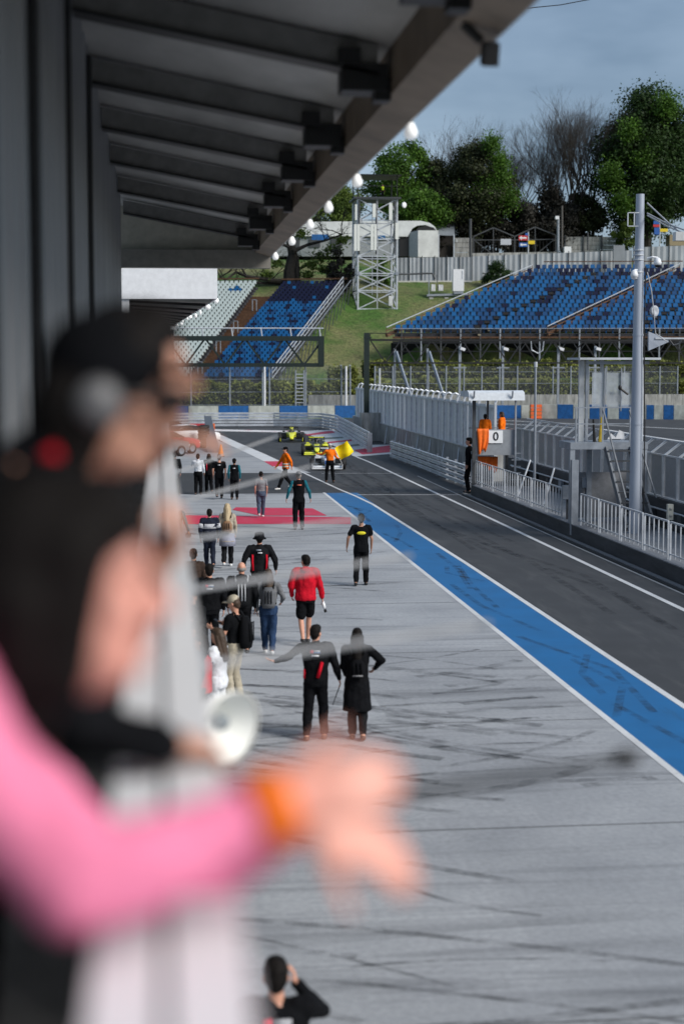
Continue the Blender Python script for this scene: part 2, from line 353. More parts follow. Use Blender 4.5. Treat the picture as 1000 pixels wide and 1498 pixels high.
xs = [-700, -300, -150, -90, -60, -40]+list(np.arange(-30, 76, 1.5))+[80, 95, 120, 160, 220, 350, 700]
vs = []; rr = random.Random(2)
for y in ys:
    for x in xs:
        vs.append((x, y, terr(x, y)+(rr.uniform(-.12, .12) if y > 175 else 0)))
nx = len(xs); fs = [(j*nx+i, j*nx+i+1, (j+1)*nx+i+1, (j+1)*nx+i) for j in range(len(ys)-1) for i in range(nx-1)]
struct('grass_hillside', MB().add(vs, fs), GRASS, smooth=True)
struct('ground_plain', MB().poly([(-1500, -800, -.7), (1500, -800, -.7), (1500, 1500, -.7), (-1500, 1500, -.7)]), GRASS)

# ---------------------------------------------------------------- the pit building: wall, balcony, canopy
WALLM = M('ribbed_wall_metal', (.24, .245, .255), .5, .15, var=.15, scale=1.2, stretch=(1, 1, .2))
bl = thing('pit_building', 'grey ribbed metal building with open canopy over the spectator balcony', 'building', (-.7, 4, 0))
mb = MB(); prof = []; y = 5.4
while y < 27.5:
    prof += [(-.62, y), (-.62, y+.30), (-.66, y+.34), (-.66, y+.56)]; y += .60
p3 = [V((a, b, 3.9)) for a, b in prof]; p4 = [V((a, b, 8.6)) for a, b in prof]
mb.add(p3+p4, [(i, i+1, len(p3)+i+1, len(p3)+i) for i in range(len(p3)-1)]); mb.box((-1.4, 16.5, 6.2), (1.4, 22.2, 4.7)).box((-1.95, 3.2, 6.2), (.2, 6.2, 4.7))
piece('ribbed_wall', mb, WALLM, bl)
for y in (6.1, 8.4, 11.5, 15.0): piece('wall_post', MB().box((-.60, y, 6.1), (.035, .16, 4.4)), M('dark_trim', (.03, .031, .034), .5), bl)
piece('balcony_deck', MB().box((-1.2, 22, 3.8), (2.52, 76, .2)), M('deck_concrete', (.16, .16, .16), .8), bl)
piece('ground_floor_wall', MB().box((-1.9, 22, 1.85), (1.9, 76, 3.7)), M('lower_wall', (.35, .36, .37), .7), bl)
RT_ = M('canopy_sheet', (.36, .35, .335), .55, .05, var=.35, scale=.9, stretch=(1, .5, 1)); BEAM = M('dark_rafter', (.022, .022, .024), .5, .2)
EZ = CAMZ
roof = MB().prism([(-1.9, 0, EZ+3.05), (1.75, 0, EZ+2.33), (1.75, 0, EZ+2.43), (-1.9, 0, EZ+3.2)], (0, 30.2, 0)); piece('canopy_roof', roof, RT_, bl)
rz = 9.6
ry = []
for i, Y in enumerate((5.9, 9.1, 12.3, 15.4, 18.3, 21.4, 25.0, 28.6)):
    r = MB().prism([(-.61, Y, EZ+2.55), (1.62, Y, EZ+2.13), (1.62, Y, EZ+2.34), (-.61, Y, EZ+2.76)], (0, .16, 0)); piece('rafter', r, M('rafter_paint', (.20, .197, .19), .55, .05), bl); piece('rafter_flange', MB().prism([(-.61, Y-.04, EZ+2.53), (1.62, Y-.04, EZ+2.11), (1.62, Y-.04, EZ+2.135), (-.61, Y-.04, EZ+2.555)], (0, .26, 0)), BLACK, bl); ry.append(Y)
    k = MB().box((1.52, Y+.11, EZ+2.10), (.34, .30, .20)).box((1.40, Y+.11, EZ+2.24), (.16, .42, .12)).box((1.66, Y+.11, EZ+2.02), (.12, .18, .16)); piece('bracket', k, BLACK, bl)
    piece('gusset', MB().tube((1.50, Y+.6, EZ+2.2), (1.50, Y+1.1, EZ+2.24), .05, n=8), WHITE, bl)
    piece('purlin', MB().box((.5, Y+1.6, EZ+2.62), (.06, 3.0, .05), ry=.19), RT_, bl)
FASC = M('beige_fascia', (.20, .155, .115), .6, var=.35, scale=1.5)
piece('eave_beam', MB().prism([(1.72, 2.5, EZ+1.98), (1.98, 2.5, EZ+1.90), (1.98, 2.5, EZ+2.28), (1.72, 2.5, EZ+2.36)], (0, 27.7, 0)), FASC, bl)
piece('gutter', MB().tube((1.99, 2.5, EZ+1.97), (1.99, 30.2, EZ+1.97), .055, n=10), M('gutter_zinc', (.45, .44, .42), .4, .4), bl)
EW = M('end_wall_sheet', (.42, .40, .34), .7, var=.15)
piece('end_wall', MB().prism([(-.75, 30.2, EZ+2.02), (1.74, 30.2, EZ+2.02), (1.74, 30.2, EZ+2.40), (-.75, 30.2, EZ+2.9)], (0, .15, 0)), EW, bl)
piece('end_beam', MB().box((.55, 30.1, EZ+1.86), (2.9, .25, .32)), M('end_beam_metal', (.20, .19, .17), .6), bl)
# white lamps hanging under the eave
LAMPM = M('lamp_glass', (.85, .86, .85), .3, var=.05); _b = LAMPM.node_tree.nodes['Principled BSDF']; _b.inputs['Emission Color'].default_value = (.95, .97, 1, 1); _b.inputs['Emission Strength'].default_value = .2
ln = 0
for (x, y) in ((601, 196), (529, 268), (470, 306), (437, 331), (411, 355), (386, 377)):
    Y = 1.86*2400/(530-y); l = thing('eave_lamp', None, 'lamp', (2.03, Y, EZ+1.96), 0, 'white lamps under the canopy edge')
    piece('shade', MB().lathe((0, 0, -.16), (0, 0, 1), [(0, .03), (.02, .05), (.06, .056), (.13, .024)], 12, True), LAMPM, l, False, True)
    piece('stem', MB().tube((0, 0, -.03), (0, 0, .06), .018), BLACK, l, False)
    l['label'] = ['largest white lamp, nearest the sky', 'white lamp under the eave in front of the tower roof', 'white lamp under the eave above the tree fork', 'white lamp just past the one above the tree fork',
                  'small white lamp second from the canopy end', 'smallest white lamp at the canopy end'][ln]+' on the canopy edge'; ln += 1
l = thing('black_floodlight', 'black floodlight hanging at the canopy edge against the open sky', 'floodlight', at(716, 66, 9.6))
piece('lamp_body', MB().box((0, 0, -.05), (.09, .12, .13), rx=.3), BLACK, l, False); piece('mount', MB().tube((-.05, 0, .02), (-.16, 0, .12), .03), BLACK, l, False)
# neighbouring canopy with white front
nb = thing('white_canopy', 'white fronted canopy of the next pit building beyond the balcony', 'canopy', at(245, 470, 46))
q = lambda x, y, Y: at(x, y, Y)
piece('front_fascia', MB().prism([q(174, 392, 46), q(318, 392, 46), q(318, 437, 46), q(174, 437, 46)], (0, .3, 0)), WHITE, nb)
e = q(318, 437, 46); e2 = q(257, 475, 104)
piece('side_fascia', MB().prism([e+V((0, .3, 0)), e+V((0, .3, .30)), e2+V((0, 0, .22)), e2], (-.06, 0, 0)), WHITE, nb)
piece('support_post', MB().box(q(183, 520, 46.2), (.27, .27, 3.3)), WHITE, nb)
piece('canopy_roof', MB().add([q(176, 428, 46.5), q(317, 434, 46.5), e2+V((-.05, 0, .2)), V((-1.2, 104, e2.z+.5)), q(176, 418, 46.5), q(317, 426, 46.5), e2+V((-.05, 0, .35)), V((-1.2, 104, e2.z+.65))], [(0, 1, 2, 3), (7, 6, 5, 4), (0, 4, 5, 1), (1, 5, 6, 2), (2, 6, 7, 3), (3, 7, 4, 0)]), DGREY, nb)
for i in range(16):
    Y = 48+i*3.6; k_ = (Y-46)/58; w0 = V((-1.0, Y, q(176, 432, 46.5).z*(1-k_)+(e2.z+.42)*k_)); w1 = e.lerp(e2, k_)+V((-.12, 0, .02)); piece('rafter', MB().bar(w0, w1, .2, .2), BEAM if i % 2 else RT_, nb)
piece('end_panel', MB().prism([(-1.2, 104.2, e2.z-.1), e2+V((0, .2, -.1)), e2+V((0, .2, .4)), (-1.2, 104.2, e2.z+.9)], (0, .3, 0)), M('end_panel_brown', (.12, .10, .085), .7), nb)
piece('rear_wall', MB().box((-1.25, 74, 6), (.2, 55, 4)), DGREY, nb)
for i in range(9):
    p_ = e.lerp(e2, (i+.3)/9); piece('edge_lamp', MB().ell(p_+V((.06+.05*math.sin(i*3), 0, -.05+.05*math.cos(i*5))), (.07+.03*math.sin(i*2), .08, .09), 8, 6), LAMPM, nb, True, True)
kb = thing('control_kiosk', 'small white topped kiosk under the far end of the white canopy', 'kiosk', q(235, 520, 108))
piece('roof', MB().box(q(228, 479, 108), (2.6, 2, .35)), WHITE, kb); piece('wall', MB().box(q(228, 505, 108.2), (2.3, 1.8, 2.0)), DGREY, kb)
piece('window', MB().box(q(228, 490, 107.2), (1.4, .06, .5)), BLACK, kb)

# ---------------------------------------------------------------- balcony parapet
rl = thing('balcony_railing', 'white panelled balcony railing that the spectators lean on', 'railing', (.03, 8, 3.9))
PAN = M('white_panel', (.82, .83, .86), .45, var=.06, scale=1.5)
piece('top_rail', MB().box((.042, 15.5, 4.975), (.076, 29, .05)), PAN, rl); piece('top_rail', MB().box((-.041, 15.5, 4.972), (.066, 29, .05)), PAN, rl)
piece('foot_rail', MB().box((.03, 15.5, 3.99), (.07, 29, .05)), PAN, rl)
PY = [1.15+1.3*i for i in range(22)]
for i, Y in enumerate(PY):
    piece('rail_post', MB().box((-.035, Y, 4.42), (.075, .11, 1.04)), PAN, rl)
    if i < 21:
        piece('panel', MB().box((.035, Y+.65, 4.48), (.03, 1.16, .90)), PAN, rl)
        piece('inner_ledge', MB().box((-.01, Y+.65, 4.72), (.05, 1.16, .10)), M('grey_ledge', (.4, .42, .46), .5), rl)
for i, (tx, ty, Y) in enumerate(((905, 1112, 3.07), (700, 915, 4.4), (590, 815, 5.9), (520, 760, 7.6), (455, 682, 9.6), (400, 640, 12.2))):
    a = V((.09, Y, 4.78 if i else 4.72)); b = at(tx, ty, Y)
    r = thing('rail_outrigger', ['thin rod over the concrete below the reaching hands', 'thin rod in front of the couple in black', 'thin rod crossing the red hoodie man',
        'thin rod above the red hoodie man, over the apron', 'thin rod across the row of staff in black', 'thin rod beside the parked red car'][i]+' sticking out from the railing', 'rod', a, 0, 'rods sticking out of the balcony railing')
    piece('rod', MB().tube(a, b, .009 if i else .015, .008, 8), M('rod_grey', (.42, .43, .45), .5) if i else DGREY, r)
    piece('tip', MB().cap(b, b+(b-a)*.03, .010 if i else .018, .010 if i else .018, 8), BLACK if not i else STEEL, r); piece('clamp', MB().box(a, (.05, .06, .08)), STEEL, r)
hn = thing('horn_loudspeaker', 'white round horn loudspeaker mounted outside the balcony railing', 'loudspeaker', (.1, 6.5, 4.15))
c = at(338, 1066, 6.5); ax = V((.62, -.75, -.12)).normalized()
piece('horn', MB().lathe(c, -ax, [(-.0, .150), (.0, .155), (.03, .150), (.10, .11), (.18, .06), (.24, .035)], 28), M('horn_white', (.88, .88, .84), .45, var=.05), hn, True, True)
piece('inner_cone', MB().lathe(c, -ax, [(.01, .146), (.08, .095), (.17, .03)], 28), M('horn_inside', (.84, .85, .82), .5, var=.05), hn, True, True)
piece('throat', MB().ell(c-ax*.06+V((0, 0, .01)), (.035, .035, .035)), M('throat_grey', (.22, .25, .27), .5), hn, True, True)
piece('driver', MB().tube(c-ax*.22, c-ax*.36, .055, n=14), PAN, hn); piece('arm', MB().bar(c-ax*.28, (.06, 6.6, 4.3), .04), PAN, hn)
# ================================================================ pit wall side
PW = M('pit_wall_concrete', (.055, .058, .065), .8, var=.4, scale=1.2, bump=.2, stretch=(1, .5, 3))
WK = M('walkway_concrete', (.24, .245, .255), .75, var=.25, scale=1.2)
Y0, Y1 = 20, 68.2
wl = thing('pit_wall_walkway', 'raised concrete walkway with dark kerb wall beside the dark pit lane', 'walkway', (14.4, 50, 0))
piece('kerb_wall', MB().box((13.10, (Y0+Y1)/2, .215), (.24, Y1-Y0, .43)), PW, wl)
piece('deck', MB().box((14.5, (Y0+Y1)/2, .19), (2.54, Y1-Y0, .36)), WK, wl)
piece('coping', MB().box((13.10, (Y0+Y1)/2, .445), (.28, Y1-Y0, .03)), M('coping_grey', (.16, .17, .19), .6), wl)
struct('gutter_strip', MB().box((12.86, (Y0+Y1)/2+1, .01), (.16, Y1-Y0, .03)), M('gutter_pale', (.22, .22, .225), .8))
struct('gutter_dark', MB().box((12.66, (Y0+Y1)/2+1, .006), (.1, Y1-Y0, .02)), M('gutter_black', (.02, .02, .021), .8))  # narrow near-black strip beside the pale gutter strip
# walkway railing: panels with balusters
gr = thing('walkway_railing', 'grey steel railing of barred panels along the raised walkway', 'railing', (13.14, 46, .46))
y = 30.0
bal = MB().box((0, 0, .47), (.03, .035, .90)).mesh('baluster', LSTEEL)
while y < 67.5:
    if not 50.6 < y < 51.6:
        ln = 2.12
        p = piece('panel_frame', MB().box((0, ln/2, 1.0), (.045, ln, .045)).box((0, ln/2, .16), (.03, ln, .03)).box((0, 0, .5), (.05, .05, 1.0)).box((0, ln, .5), (.05, .05, 1.0)), LSTEEL, gr, False)
        p.location = (0, y-46, -.0)
        for k in range(1, 5):
            b = link('baluster', bal, p); b.location = (0, ln*k/5, .05)
    y += 2.3
# inner pit wall under the near catch fence
iw = thing('pit_wall', 'dark concrete pit wall with pipes behind the raised walkway', 'wall', (16, 50, 0))
y = 22.0
while y < 73:
    piece('wall_block', MB().box((16.0, y+1.98, .63), (.42, 3.94, 1.26)), PW, iw); y += 4
piece('pipe', MB().tube((15.72, 22, .95), (15.72, 73, .95), .035, n=6), LSTEEL, iw); piece('pipe', MB().tube((15.73, 22, .62), (15.73, 73, .62), .03, n=6), DGREY, iw)
for i in range(14):
    piece('junction_box', MB().box((15.7, 42+i*2.1+random.random(), .75), (.12, random.uniform(.2, .6), random.uniform(.2, .45))), random.choice((DGREY, STEEL, BLACK)), iw)
MESH1 = alpha_mat('fence_wire', (.28, .31, .35), .62); MESH2 = alpha_mat('far_fence_wire', (.66, .71, .78), .86); MESH3 = alpha_mat('thin_wire_net', (.22, .24, .27), .10)
fn = thing('near_catch_fence', 'grey wire catch fence with leaning top on the dark pit wall', 'fence', (16, 55, 1.26))
y = 26.0
while y < 73.2:
    piece('fence_post', MB().bar((16, y, 1.1), (16, y, 2.62), .10, .10).bar((16, y, 2.6), (16.55, y, 3.02), .07, .07), LSTEEL, fn)
    piece('wire_panel', MB().box((16.02, y+.74, 1.95), (.02, 1.36, 1.36)), MESH1, fn)
    piece('top_net', MB().prism([(16.03, y+.06, 2.66), (16.53, y+.06, 3.03), (16.53, y+1.42, 3.03), (16.03, y+1.42, 2.66)], (0, 0, .015)), MESH3, fn)
    y += 1.48
piece('lower_rail', MB().box((15.98, 49.5, 1.29), (.08, 48, .05)), WHITE, fn); piece('upper_rail', MB().box((16, 49.5, 2.63), (.05, 48, .05)), LSTEEL, fn)
piece('top_rail', MB().box((16.56, 49.5, 3.04), (.05, 48, .05)), LSTEEL, fn)
# far fence on pale concrete
fw = thing('far_pit_wall', 'pale stained concrete wall under the tall fence beyond the marshal stand', 'wall', (15.6, 105, 0))
y = 76.0
while y < 131:
    piece('wall_block', MB().box((15.75, y+2.2, .63), (.5, 4.36, 1.26)), GREYC, fw); y += 4.4
for i in range(10): piece('stay', MB().tube((15.2, 84+i*4.6, .0), (15.55, 85+i*4.6, 1.3), .035, n=6), LSTEEL, fw)
ff = thing('far_catch_fence', 'tall pale steel fence with curled post tops on the pale concrete wall', 'fence', (15.6, 105, 1.26))
FP = M('fence_slat_steel', (.70, .75, .82), .45, .3, var=.2)
y = 76.0
while y < 132:
    k = random.uniform(-.03, .03)
    piece('fence_post', MB().box((15.6, y, 2.45), (.12, .12, 2.5)).path([(15.6, y, 3.68), (15.68, y, 3.86), (15.85, y, 3.93), (16.0, y, 3.86)], .06, 6), LSTEEL, ff)
    piece('wire_panel', MB().box((15.62, y+.5, 2.42), (.04, .86, 2.36)), FP if random.random() < .6 else MESH2, ff)
    piece('wire_panel', MB().box((15.64+k, y+1.48, 2.42), (.03, .88, 2.34)), MESH2, ff)
    y += 2.0
piece('middle_rail', MB().box((15.53, 104, 3.45), (.05, 56, .06)), LSTEEL, ff); piece('lower_rail', MB().box((15.5, 104, 1.30), (.08, 56, .06)), LSTEEL, ff)

# armco barriers
ARM = M('armco_zinc', (.62, .65, .69), .4, .35, var=.25, scale=2)
def armco(name, label, pts, zs, pw=2.5):
    t = thing(name, label, 'barrier', pts[0])
    for z in zs:
        mb = MB(); l = []
        for i, p in enumerate(pts):
            d = (pts[min(i+1, len(pts)-1)]-pts[max(i-1, 0)]); d.normalize(); n = V((d.y, -d.x, 0))
            l.append([p+V((0, 0, z+a))+n*o for a, o in ((-.085, 0), (-.07, .06), (-.03, .06), (0, .0), (.03, .06), (.07, .06), (.085, 0), (.085, -.03), (-.085, -.03))])
        piece('rail', mb.loft(l), ARM, t)
    for a, b in zip(pts, pts[1:]):
        ln = (b-a).length; k = max(1, round(ln/pw))
        for j in range(k):
            p = a+(b-a)*(j/k); d = (b-a).normalized(); n = V((d.y, -d.x, 0)); piece('rail_post', MB().box(p-n*.12+V((0, 0, .55)), (.12, .12, 1.1)), STEEL, t)
    return t
fl = lambda l: [V((p.x, p.y, 0)) for p in l]
armco('entry_armco', 'long curved steel guardrail behind the racing cars ending by the yellow flag', fl([G(225, 626), G(300, 625.5), G(400, 625), G(470, 626), G(492, 630), G(512, 643), G(532, 657), G(540, 662)]), (.2, .45, .7, .95, 1.2))
e = G(540, 662); tag(MB().box((e.x, e.y-.1, .6), (.3, .2, 1.25)).build('rail_end_post', STEEL), 'square grey steel end post of the curved guardrail', 'post')
armco('wall_armco', 'straight stacked guardrail at the foot of the pale concrete wall', fl([G(571, 671), G(610, 685.5), G(650, 702), G(688, 717)]), (.2, .45, .7, .95))

# gantry over lanes
gy = 117.0
def truss(root, x0, x1, z0, z1, Y, n, m, w=.22, dia=.12):
    piece('top_chord', MB().box(((x0+x1)/2, Y, z1), (x1-x0, w, w)), m, root); piece('bottom_chord', MB().box(((x0+x1)/2, Y, z0), (x1-x0, w*.8, w*.8)), m, root)
    for i in range(n):
        a = x0+(x1-x0)*i/n; b = x0+(x1-x0)*(i+1)/n
        piece('diagonal', MB().bar((a, Y, z0 if i % 2 else z1), (b, Y, z1 if i % 2 else z0), dia), m, root)
def wz(y, Y): return at(300, y, Y).z
ga = thing('lane_gantry', 'dark green lattice gantry arm over the pit lane in front of stands', 'gantry', (.2, gy, 0))
xl, xr = at(242, 500, gy).x, at(473, 500, gy).x
truss(ga, xl, xr, wz(534, gy), wz(495, gy), gy, 8, DSTEEL, .34, .13)
piece('end_frame', MB().box((xr-.18, gy, (wz(534, gy)+wz(493, gy))/2), (.42, .36, 2.1)), DSTEEL, ga); piece('support_post', MB().box((xl-.1, gy, 4), (.4, .4, 8.0)), DSTEEL, ga)
piece('handrail', MB().tube((xl, gy, wz(480, gy)), (xr, gy, wz(480, gy)), .05, n=6), LSTEEL, ga)
for i in range(6):
    x = xl+.6+(xr-xl-.8)*i/5; piece('handrail_post', MB().tube((x, gy, wz(495, gy)), (x-.1, gy, wz(480, gy)), .05, n=6), LSTEEL, ga)
gb = thing('track_gantry', 'dark lattice gantry spanning the main straight from the pit wall', 'gantry', (14.8, gy, 0))
xl, xr = at(541, 500, gy).x, at(1070, 500, gy).x
truss(gb, xl, xr, wz(531, gy), wz(497, gy), gy, 24, BLACK, .14, .08)
piece('support_post', MB().box((at(536, 500, gy).x, gy, 4.6), (.36, .36, 6.2)), DSTEEL, gb); piece('cap', MB().box((at(537, 500, gy).x, gy, wz(494, gy)), (.5, .4, .12)), DSTEEL, gb)
piece('support_post', MB().box((xr, gy, 3.7), (.4, .4, 7.4)), DSTEEL, gb)
piece('foot', MB().box((at(536, 500, gy).x, gy, 1.4), (.5, .5, .5)), BLACK, gb)
piece('handrail', MB().tube((xl, gy, wz(487, gy)), (xr, gy, wz(487, gy)), .03, n=6), BLACK, gb)
for i in range(12):
    x = xl+(xr-xl)*i/11; piece('handrail_post', MB().tube((x, gy, wz(497, gy)), (x, gy, wz(487, gy)), .03, n=6), BLACK, gb)
tag(MB().box((at(543, 500, gy).x, gy-.3, 1.0), (1.6, 1.4, 2.0)).build('concrete_block', GREYC), 'weathered concrete block carrying the dark green gantry post', 'block')

# marshal stand
ms = thing('marshal_stand', 'grey marshal stand with white canopy and number board beside the lane', 'marshal stand', (13.6, 68.5, .4))
Y = 68.0
px = lambda x, y, Y=Y: at(x, y, Y)
a, b = px(681, 577), px(762, 577)
WR = M('canopy_sheet_white', (.60, .64, .68), .5, var=.12)
piece('canopy', MB().prism([(a.x, Y-.7, a.z-.24), (a.x, Y-.62, a.z+.08), (a.x, Y-.3, a.z+.17), (a.x, Y+1.3, a.z+.12), (a.x, Y+1.3, a.z-.1), (a.x, Y-.5, a.z-.1)], (b.x-a.x, 0, 0)), WR, ms)
for x in (693, 749): piece('canopy_clip', MB().box(px(x, 577, Y-.75), (.06, .06, .3), rx=.3), STEEL, ms)
for x, yy in ((691.5, 712), (720, 640), (752, 690)):
    p = px(x, yy); piece('post', MB().box((p.x, Y-.1 if x != 720 else Y+1.1, (p.z+a.z)/2), (.13 if x < 700 else .07, .12, a.z-p.z)), DGREY if x < 730 else STEEL, ms)
f0, f1 = px(695, 666), px(753, 628); BOOTH = M('booth_panel', (.30, .32, .345), .5, .3, var=.1)
piece('front_panel', MB().box(((f0.x+f1.x)/2, Y, (f0.z+f1.z)/2), (f1.x-f0.x, .06, f1.z-f0.z)), BOOTH, ms)
piece('floor_plate', MB().box(((f0.x+f1.x)/2, Y+.8, f0.z+.05), (f1.x-f0.x, 1.5, .1)), STEEL, ms)
piece('side_panel', MB().box((f1.x, Y+.75, (f0.z+f1.z)/2), (.05, 1.5, f1.z-f0.z)), BOOTH, ms); piece('rear_rail', MB().box(((f0.x+f1.x)/2, Y+1.5, f1.z), (f1.x-f0.x, .05, .05)), STEEL, ms)
for x in (f0.x+.1, f1.x-.1): piece('leg', MB().box((x, Y+1.2, .4+(f0.z-.4)/2), (.12, .12, f0.z-.4)), DGREY, ms)
for i in range(5): piece('ladder_rung', MB().box((f1.x+.25, Y+.9, .6+i*.28), (.4, .06, .04)), LSTEEL, ms)
sp = px(724.5, 639, Y-.06); sg = piece('number_board', MB().box(sp, (.60, .03, .53)), M('sign_white', (.80, .82, .84), .5, var=.04), ms)
fc = bpy.data.curves.new('numeral', 'FONT'); fc.body = '0'; fc.size = .50; fc.align_x = 'CENTER'; fc.align_y = 'CENTER'; fc.extrude = .004; fc.offset = .006; fc.materials.append(BLACK)
ft_ = bpy.data.objects.new('numeral_curve', fc); C.objects.link(ft_); bpy.context.view_layer.update(); fm_ = bpy.data.meshes.new_from_object(ft_.evaluated_get(bpy.context.evaluated_depsgraph_get())); bpy.data.objects.remove(ft_)
fo = bpy.data.objects.new('numeral', fm_); C.objects.link(fo); fo.parent = sg; fo.location = sp-ms.location+V((0, -.024, 0)); fo.rotation_euler = (R(90), 0, 0)
# orange cloths
def drape(name, label, p, w, h, seed):
    r = random.Random(seed); n, m = 12, 8; vs = []
    ph = [r.uniform(0, 6) for _ in range(4)]
    for j in range(m+1):
        for i in range(n+1):
            u, v = i/n, j/m; wd = w*(1-.45*v*v)
            vs.append((p.x+(u-.5)*wd+.05*v*math.sin(3*v+ph[0]), p.y-.05-.035*math.sin(u*14+ph[1]+v)*(.3+v), p.z-h*v*(1-.12*math.sin(u*5+ph[2]))))
    fs = [(j*(n+1)+i, j*(n+1)+i+1, (j+1)*(n+1)+i+1, (j+1)*(n+1)+i) for j in range(m) for i in range(n)]
    o = MB().add(vs, fs).build(name, ORANGE, smooth=True); s = o.modifiers.new('thickness', 'SOLIDIFY'); s.thickness = .02
    return tag(o, label, 'clothing')
drape('rain_jacket', 'orange jacket hung over the booth front beside the number board', px(705.5, 627, Y-.06), .50, .98, 1)
drape('overalls', 'orange overalls hanging below the marshal booth floor', px(718, 668, Y+.6), .55, .62, 2)
drape('rain_trousers', 'red orange cloth bundle under the booth beside the dark clad man', px(707, 667.5, Y+.5), .55, .38, 3)

# slim mast
p = at(781, 712, 62); t = at(781, 537, 62)
m_ = thing('signal_mast', 'thin grey mast standing on the walkway between marshal booth and timing platform', 'mast', (p.x, 62, .37))
piece('pole', MB().tube((p.x, 62, .37), (p.x, 62, t.z), .055, .045, 8), STEEL, m_); piece('top_cap', MB().tube((p.x, 62, t.z), (p.x, 62, t.z+.2), .07, n=8), LSTEEL, m_)
for i, (x, yb, x2, yt) in enumerate(((758, 708, 775, 673), (797, 717, 810, 685))):
    a = at(x-2, yb, 62-i*3); b = at(x2, yt, 63-i*3); tag(MB().tube((a.x, a.y, .38), b, .035, n=6).build('brace_tube', LSTEEL), ['slanted pale brace tube behind the slim mast foot', 'slanted pale brace tube between mast and timing platform'][i], 'brace')

# timing platform
tp = thing('timing_platform', 'steel timing platform with stairs and clear screens beside the tall pole', 'platform', (14.2, 51.5, .37))
Y = 51.5; pp = lambda x, y, Y=Y: at(x, y, Y)
zd = pp(870, 652).z; xa, xb = pp(832, 650).x, pp(945, 650).x
piece('deck_frame', MB().box(((xa+xb)/2, Y+.6, zd), (xb-xa, 1.5, .22)), STEEL, tp)
for x in (835, 871, 940): piece('leg', MB().box((pp(x, 700).x, Y-.05 if x != 871 else Y+.9, (zd+.4)/2), (.16, .16, zd-.4)), STEEL, tp)
piece('leg', MB().box((pp(835, 700).x, 51.1, 1.3), (.22, .2, 2.4)), STEEL, tp)
zt = pp(870, 527).z; PALE = M('weathered_post', (.55, .56, .56), .6, var=.35, scale=3, stretch=(1, 1, .4))
for x, k in ((856, 1), (864, 0), (886, 0), (944, 0), (952, 0)): piece('screen_post', MB().box((pp(x, 600).x, Y+.6+(.5 if x > 940 else 0), (zd+zt)/2), (.17 if k else .09, .12, zt-zd)), PALE if k else LSTEEL, tp)
zr = zt-.05; piece('roof_plate', MB().box(((pp(846, 525).x+pp(964, 525).x)/2, Y+.7, zr+.1), (pp(964, 525).x-pp(846, 525).x, 1.7, .07)), LSTEEL, tp)
piece('roof_rail', MB().box(((pp(858, 525).x+pp(950, 525).x)/2, Y+.1, zr-.03), (pp(950, 525).x-pp(858, 525).x, .08, .1)), STEEL, tp)
PC = M('clear_screen', (.50, .55, .60), .12, var=.15); PC.node_tree.nodes['Principled BSDF'].inputs['Alpha'].default_value = .42
for x0, x1 in ((866, 884), (887, 908), (909, 924), (926, 938)):
    a, b = pp(x0, 595), pp(x1, 545); piece('screen', MB().box(((a.x+b.x)/2, Y+.1, (a.z+b.z)/2), (b.x-a.x, .02, b.z-a.z)), PC, tp)
    piece('screen_clamp', MB().box((b.x+.02, Y+.06, (a.z+b.z)/2), (.035, .05, b.z-a.z+.3)), STEEL, tp)
for y in (596, 620): piece('guard_rail', MB().box(((pp(838, 600).x+pp(930, 600).x)/2, Y-.1, pp(870, y).z), (pp(930, 600).x-pp(838, 600).x, .04, .04)), STEEL, tp)
for x in (841, 880, 920): piece('guard_post', MB().box((pp(x, 600).x, Y-.1, (zd+pp(870, 596).z)/2), (.05, .05, pp(870, 596).z-zd)), STEEL, tp)
piece('camera_arm', MB().tube(pp(906, 568, Y-.1), pp(918, 577, Y-.1), .035, n=8).ell(pp(906, 567, Y-.12), (.06, .06, .08)), BLACK, tp)
piece('desk_board', MB().prism([pp(888, 642), pp(893, 634), pp(900, 640), pp(905, 629), pp(912, 632), pp(913, 642)], (0, .04, 0)), WHITE, tp)
piece('flag_roll', MB().tube(pp(877, 648, Y+.3), pp(879, 610, Y+.3), .07, .03), M('yellow_flag_roll', (.6, .42, .04), .6), tp)
piece('dark_roll', MB().tube(pp(869, 648, Y+.3), pp(867, 613, Y+.3), .06, .03), BLACK, tp)
sa, sb = pp(884, 655), pp(891, 756); sc, sdd = pp(919, 655), pp(931, 756)
for a, b in ((sa, sb), (sc, sdd)): piece('stair_stringer', MB().bar((a.x, Y-.1, a.z), (b.x-.02, Y-2.0, .42), .07, .2), SHAFT, tp)
for i in range(8):
    k = (i+.5)/8; a = sa.lerp(sb, k); b = sc.lerp(sdd, k)
    piece('stair_tread', MB().box(((a.x+b.x)/2, Y-.1-1.9*k, zd-(zd-.42)*k), (b.x-a.x, .26, .04)), DGREY, tp)
for (a, b) in ((pp(880, 600), pp(889, 740)), (pp(918, 600), pp(932, 720))): piece('stair_handrail', MB().bar((a.x, Y-.15, a.z), (b.x, Y-2.0, 1.4), .045), SHAFT, tp)
piece('rear_board', MB().box((pp(895, 700).x, Y+1.2, 1.25), (1.6, .04, 1.5)), M('grey_board', (.22, .23, .25), .6), tp)
for x, y, s in ((830, 720, .36), (857, 706, .26)):
    p = at(x, y, 52.5); b = thing('switch_box', ['larger grey switch box behind the railing beside the platform leg', 'small grey switch box above the railing under the timing platform'][x > 840], 'box', (p.x, 52.5, .37))
    piece('box_body', MB().box(p, (s, .14, s*1.25)), STEEL, b); piece('stand_post', MB().box((p.x, 52.58, (p.z+.37)/2), (.06, .06, p.z-.37)), DGREY, b)
p = at(979, 749, 46.5); o = thing('traffic_light', 'pale signal box on a short post behind the railing beside the tall pole', 'signal box', (p.x, 46.5, .37))
